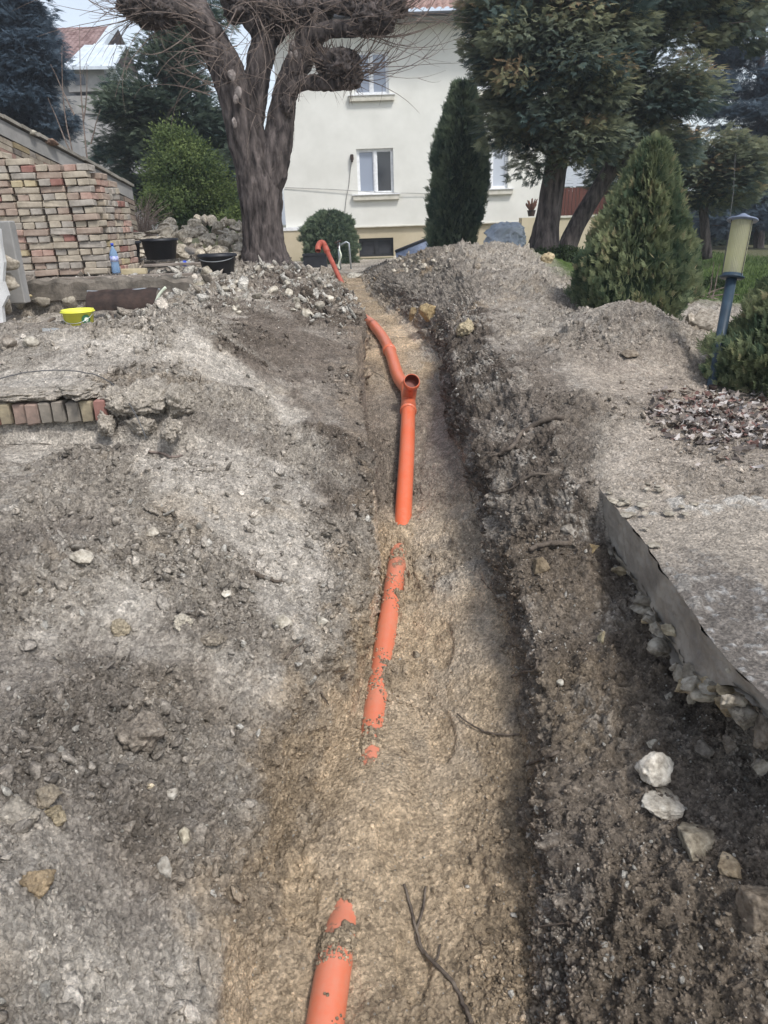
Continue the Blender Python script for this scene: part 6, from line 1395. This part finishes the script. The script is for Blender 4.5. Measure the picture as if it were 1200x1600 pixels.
b_.inputs['Base Color'].default_value = (.66, .65, .48, 1); b_.inputs['Roughness'].default_value = .25; tb_ = N(nt_, 'ShaderNodeBsdfTransparent'); tb_.inputs[0].default_value = (.9, .9, .75, 1); ms = N(nt_, 'ShaderNodeMixShader'); ms.inputs[0].default_value = .45; tl_ = N(nt_, 'ShaderNodeBsdfTranslucent'); tl_.inputs[0].default_value = (.7, .68, .42, 1); m2 = N(nt_, 'ShaderNodeMixShader'); m2.inputs[0].default_value = .5
L(b_.outputs[0], m2.inputs[1]); L(tl_.outputs[0], m2.inputs[2]); L(m2.outputs[0], ms.inputs[1]); L(tb_.outputs[0], ms.inputs[2]); L(ms.outputs[0], nt_.nodes['Material Output'].inputs['Surface'])
n_ = 72; V = []
for z in (zb+.034, Ll-.005):
    for k in range(n_): a = 2*PI*k/n_; r_ = (14.2 if k % 2 else 13.7)*s_*(1.06 if z > zb+.1 else 1); V.append((r_*math.cos(a), r_*math.sin(a), z))
gl = mk('glass', V, [(k, (k+1) % n_, n_+(k+1) % n_, n_+k) for k in range(n_)], m_, lam)
lpart('socket', [(0, zb+.034), (5.5*s_, zb+.034), (5.5*s_, zb+.034+18*s_), (4.5*s_, zb+.034+20*s_), (0, zb+.034+20*s_)], M['concrete_pale'], 20)
lpart('cap', [(0, Ll-.002), (22*s_, Ll-.002), (23*s_, Ll+.004), (22*s_, Ll+.010), (12*s_, Ll+.016), (10*s_, Ll+.030), (7*s_, Ll+8*s_), (3*s_, Ll+10.5*s_), (0, Ll+11*s_)], M['polelight'])
for k in range(3):
    a = .6+k*2*PI/3; mb = MB(); V_, F_ = tube_vf([Vector((16*s_*math.cos(a), 16*s_*math.sin(a), zb+.012)), Vector((17*s_*math.cos(a), 17*s_*math.sin(a), Ll))], .003, 6); mk('rod', [tuple(v) for v in V_], F_, M['dframe'], lam)
mb = MB(); mb.tube([at(1127, 440, 5.4), at(1132, 400, 5.45), at(1140, 345, 5.5), at(1146, 300, 5.85), at(1149, 240, 5.9)], .0016, 5); tag(mb.build('wire', M['wire'], None), 'thin grey wire running up beside the garden lamp', 'wire')
# little red pot at the lamp foot
p, n_ = hit(1113, 612); lathe_thing('pot', 'small reddish clay pot at the foot of the garden lamp', 'pot', p, [('body', [(0, 0), (.02, 0), (.028, .03), (.03, .045), (.026, .045), (0, .02)], M['rust'], 18)])

# ------------------------------------------------------------------ leaf litter, grass, twigs beyond the lamp
rng = np.random.default_rng(77)
P = []; Sz = []
for k in range(1300):
    u = 1130+rng.normal(0, 62); v = 652+rng.normal(0, 27)+(u-1130)*.16
    if u > 1255 or u < 1010 or v < 612: continue
    p, n_ = hit(u, v); P.append(tuple(Vector(p)+Vector((0, 0, rng.uniform(.004, .03))))); Sz.append(rng.uniform(.010, .045))
P = np.array(P); Sz = np.array(Sz); n = len(P)
tv = np.array([(-.9, 0, .25), (-.5, .4, 0), (0, .35, .12), (.25, .7, 0), (.5, .25, .05), (1, 0, .3), (.4, -.35, .0), (.1, -.6, .12), (-.2, -.3, .05), (-.6, -.45, .1), (0, 0, -.1)])
tf = np.array([(10, i, (i+1) % 10) for i in range(10)])
Dr = rng.normal(0, 1, (n, 3))*np.array([1, 1, .35]); V, Fq, C = sprays(P, Dr, Sz, rng.random(n), (tv, tf), rng, np.tile([0, 0, 1.], (n, 1))) if False else (None, None, None)
Dr /= np.linalg.norm(Dr, axis=1, keepdims=True); up0 = np.tile([0, 0, 1.], (n, 1))+rng.normal(0, .4, (n, 3)); up0 -= Dr*np.sum(up0*Dr, 1, keepdims=True); up0 /= np.linalg.norm(up0, axis=1, keepdims=True); sd2 = np.cross(up0, Dr)
V = (tv[None, :, 0, None]*Dr[:, None]+tv[None, :, 1, None]*sd2[:, None]+tv[None, :, 2, None]*up0[:, None])*Sz[:, None, None]+P[:, None]
pal = np.array([(.46, .41, .37), (.30, .25, .21), (.24, .14, .12), (.55, .51, .48), (.16, .135, .12), (.40, .34, .30)]); C = np.repeat(pal[rng.integers(0, 6, n)]*rng.uniform(.7, 1.2, (n, 1)), len(tv), 0)
o = mk('leaf_litter', V.reshape(-1, 3), (tf[None]+(np.arange(n)*len(tv))[:, None, None]).reshape(-1, 3), M['leafmat'], colr=C); tag(o, 'grey and reddish dead leaves strewn below the right thuja', 'leaf litter', kind='stuff')
n = 26000; X = rng.uniform(1.5, 9.5, n); Yg = rng.uniform(9.2, 24, n); ok = []
Q_ = np.stack([X, Yg, np.zeros(n)], 1); A_ = np.array([drop(x, y) for x, y in Q_[:, :2]]); Q_[:, 2] = A_-.01
n_lo2 = vnoise(Q_, .8, 4); m_ = (X > 1.2+.17*Yg+.4*n_lo2); Q_ = Q_[m_]; n = len(Q_)
tv = np.array([(0, -.08, 0), (0, .08, 0), (.6, .05, .05), (1, 0, .2)]); tf = np.array([(0, 1, 2, 3)])
V, Fq, C = sprays(Q_, np.array([0, 0, 1.])+rng.normal(0, .45, (n, 3)), rng.uniform(.06, .13, n), .45+.5*vnoise(Q_, .9, 8)+rng.normal(0, .15, n), (tv, tf), rng)
o = mk('grass', V, Fq, M['grass'], colr=C); tag(o, 'short patchy green grass of the lawn on the right', 'grass', kind='stuff')
for k, (u, v, du, L_) in enumerate([(1107, 470, .0, .55), (1112, 470, .15, .5), (1090, 472, .9, .45), (1125, 468, -.9, .4), (1100, 476, 1.0, .5), (1085, 468, .7, .35)]):
    mb = MB(); p = at(u, v, 9.5); p.z = drop(p.x, p.y); twig(mb, p, (du, 0, .9 if abs(du) < .3 else .25), L_, .012, (0, 0, 0), 7, .25)
    tag(mb.build('stick', M['twig'], None), ['upright pale stick on the lawn left of the lamp', 'second upright stick on the lawn left of the lamp, slightly leaning', 'pale stick lying to the left in the brushwood by the lamp', 'pale stick lying to the right in the brushwood by the lamp', 'longest lying stick in the brushwood by the lamp', 'short lying stick at the left of the brushwood by the lamp'][k], 'stick', 'sticks on the lawn by the lamp')
conify('low_shrub', 'small dark clump of stalks on the lawn left of the lamp', 11, [(1110, 455, 11, 1), (1110, 450, 11, .6)], [(1112, 448, 11, 20, 7, 1)], M['ivy'], 61, 8, 40, .10, .12, droop=.6, cat='shrub', tm=LEAF, limbs=False)
# ------------------------------------------------------------------ thin haze volume, added to lift the dark trees
hzm = bpy.data.materials.new('air'); hzm.use_nodes = True; nt = hzm.node_tree; nt.nodes.clear()
pv = N(nt, 'ShaderNodeVolumePrincipled'); pv.inputs['Density'].default_value = 0.0020; pv.inputs['Color'].default_value = (.88, .93, 1.0, 1); pv.inputs['Anisotropy'].default_value = .2
ou = N(nt, 'ShaderNodeOutputMaterial'); nt.links.new(pv.outputs[0], ou.inputs['Volume'])
mb = MB(); mb.box((-640, -70, -2.2), (640, 910, 21)); tag(mb.build('haze', hzm, None), kind='stuff')
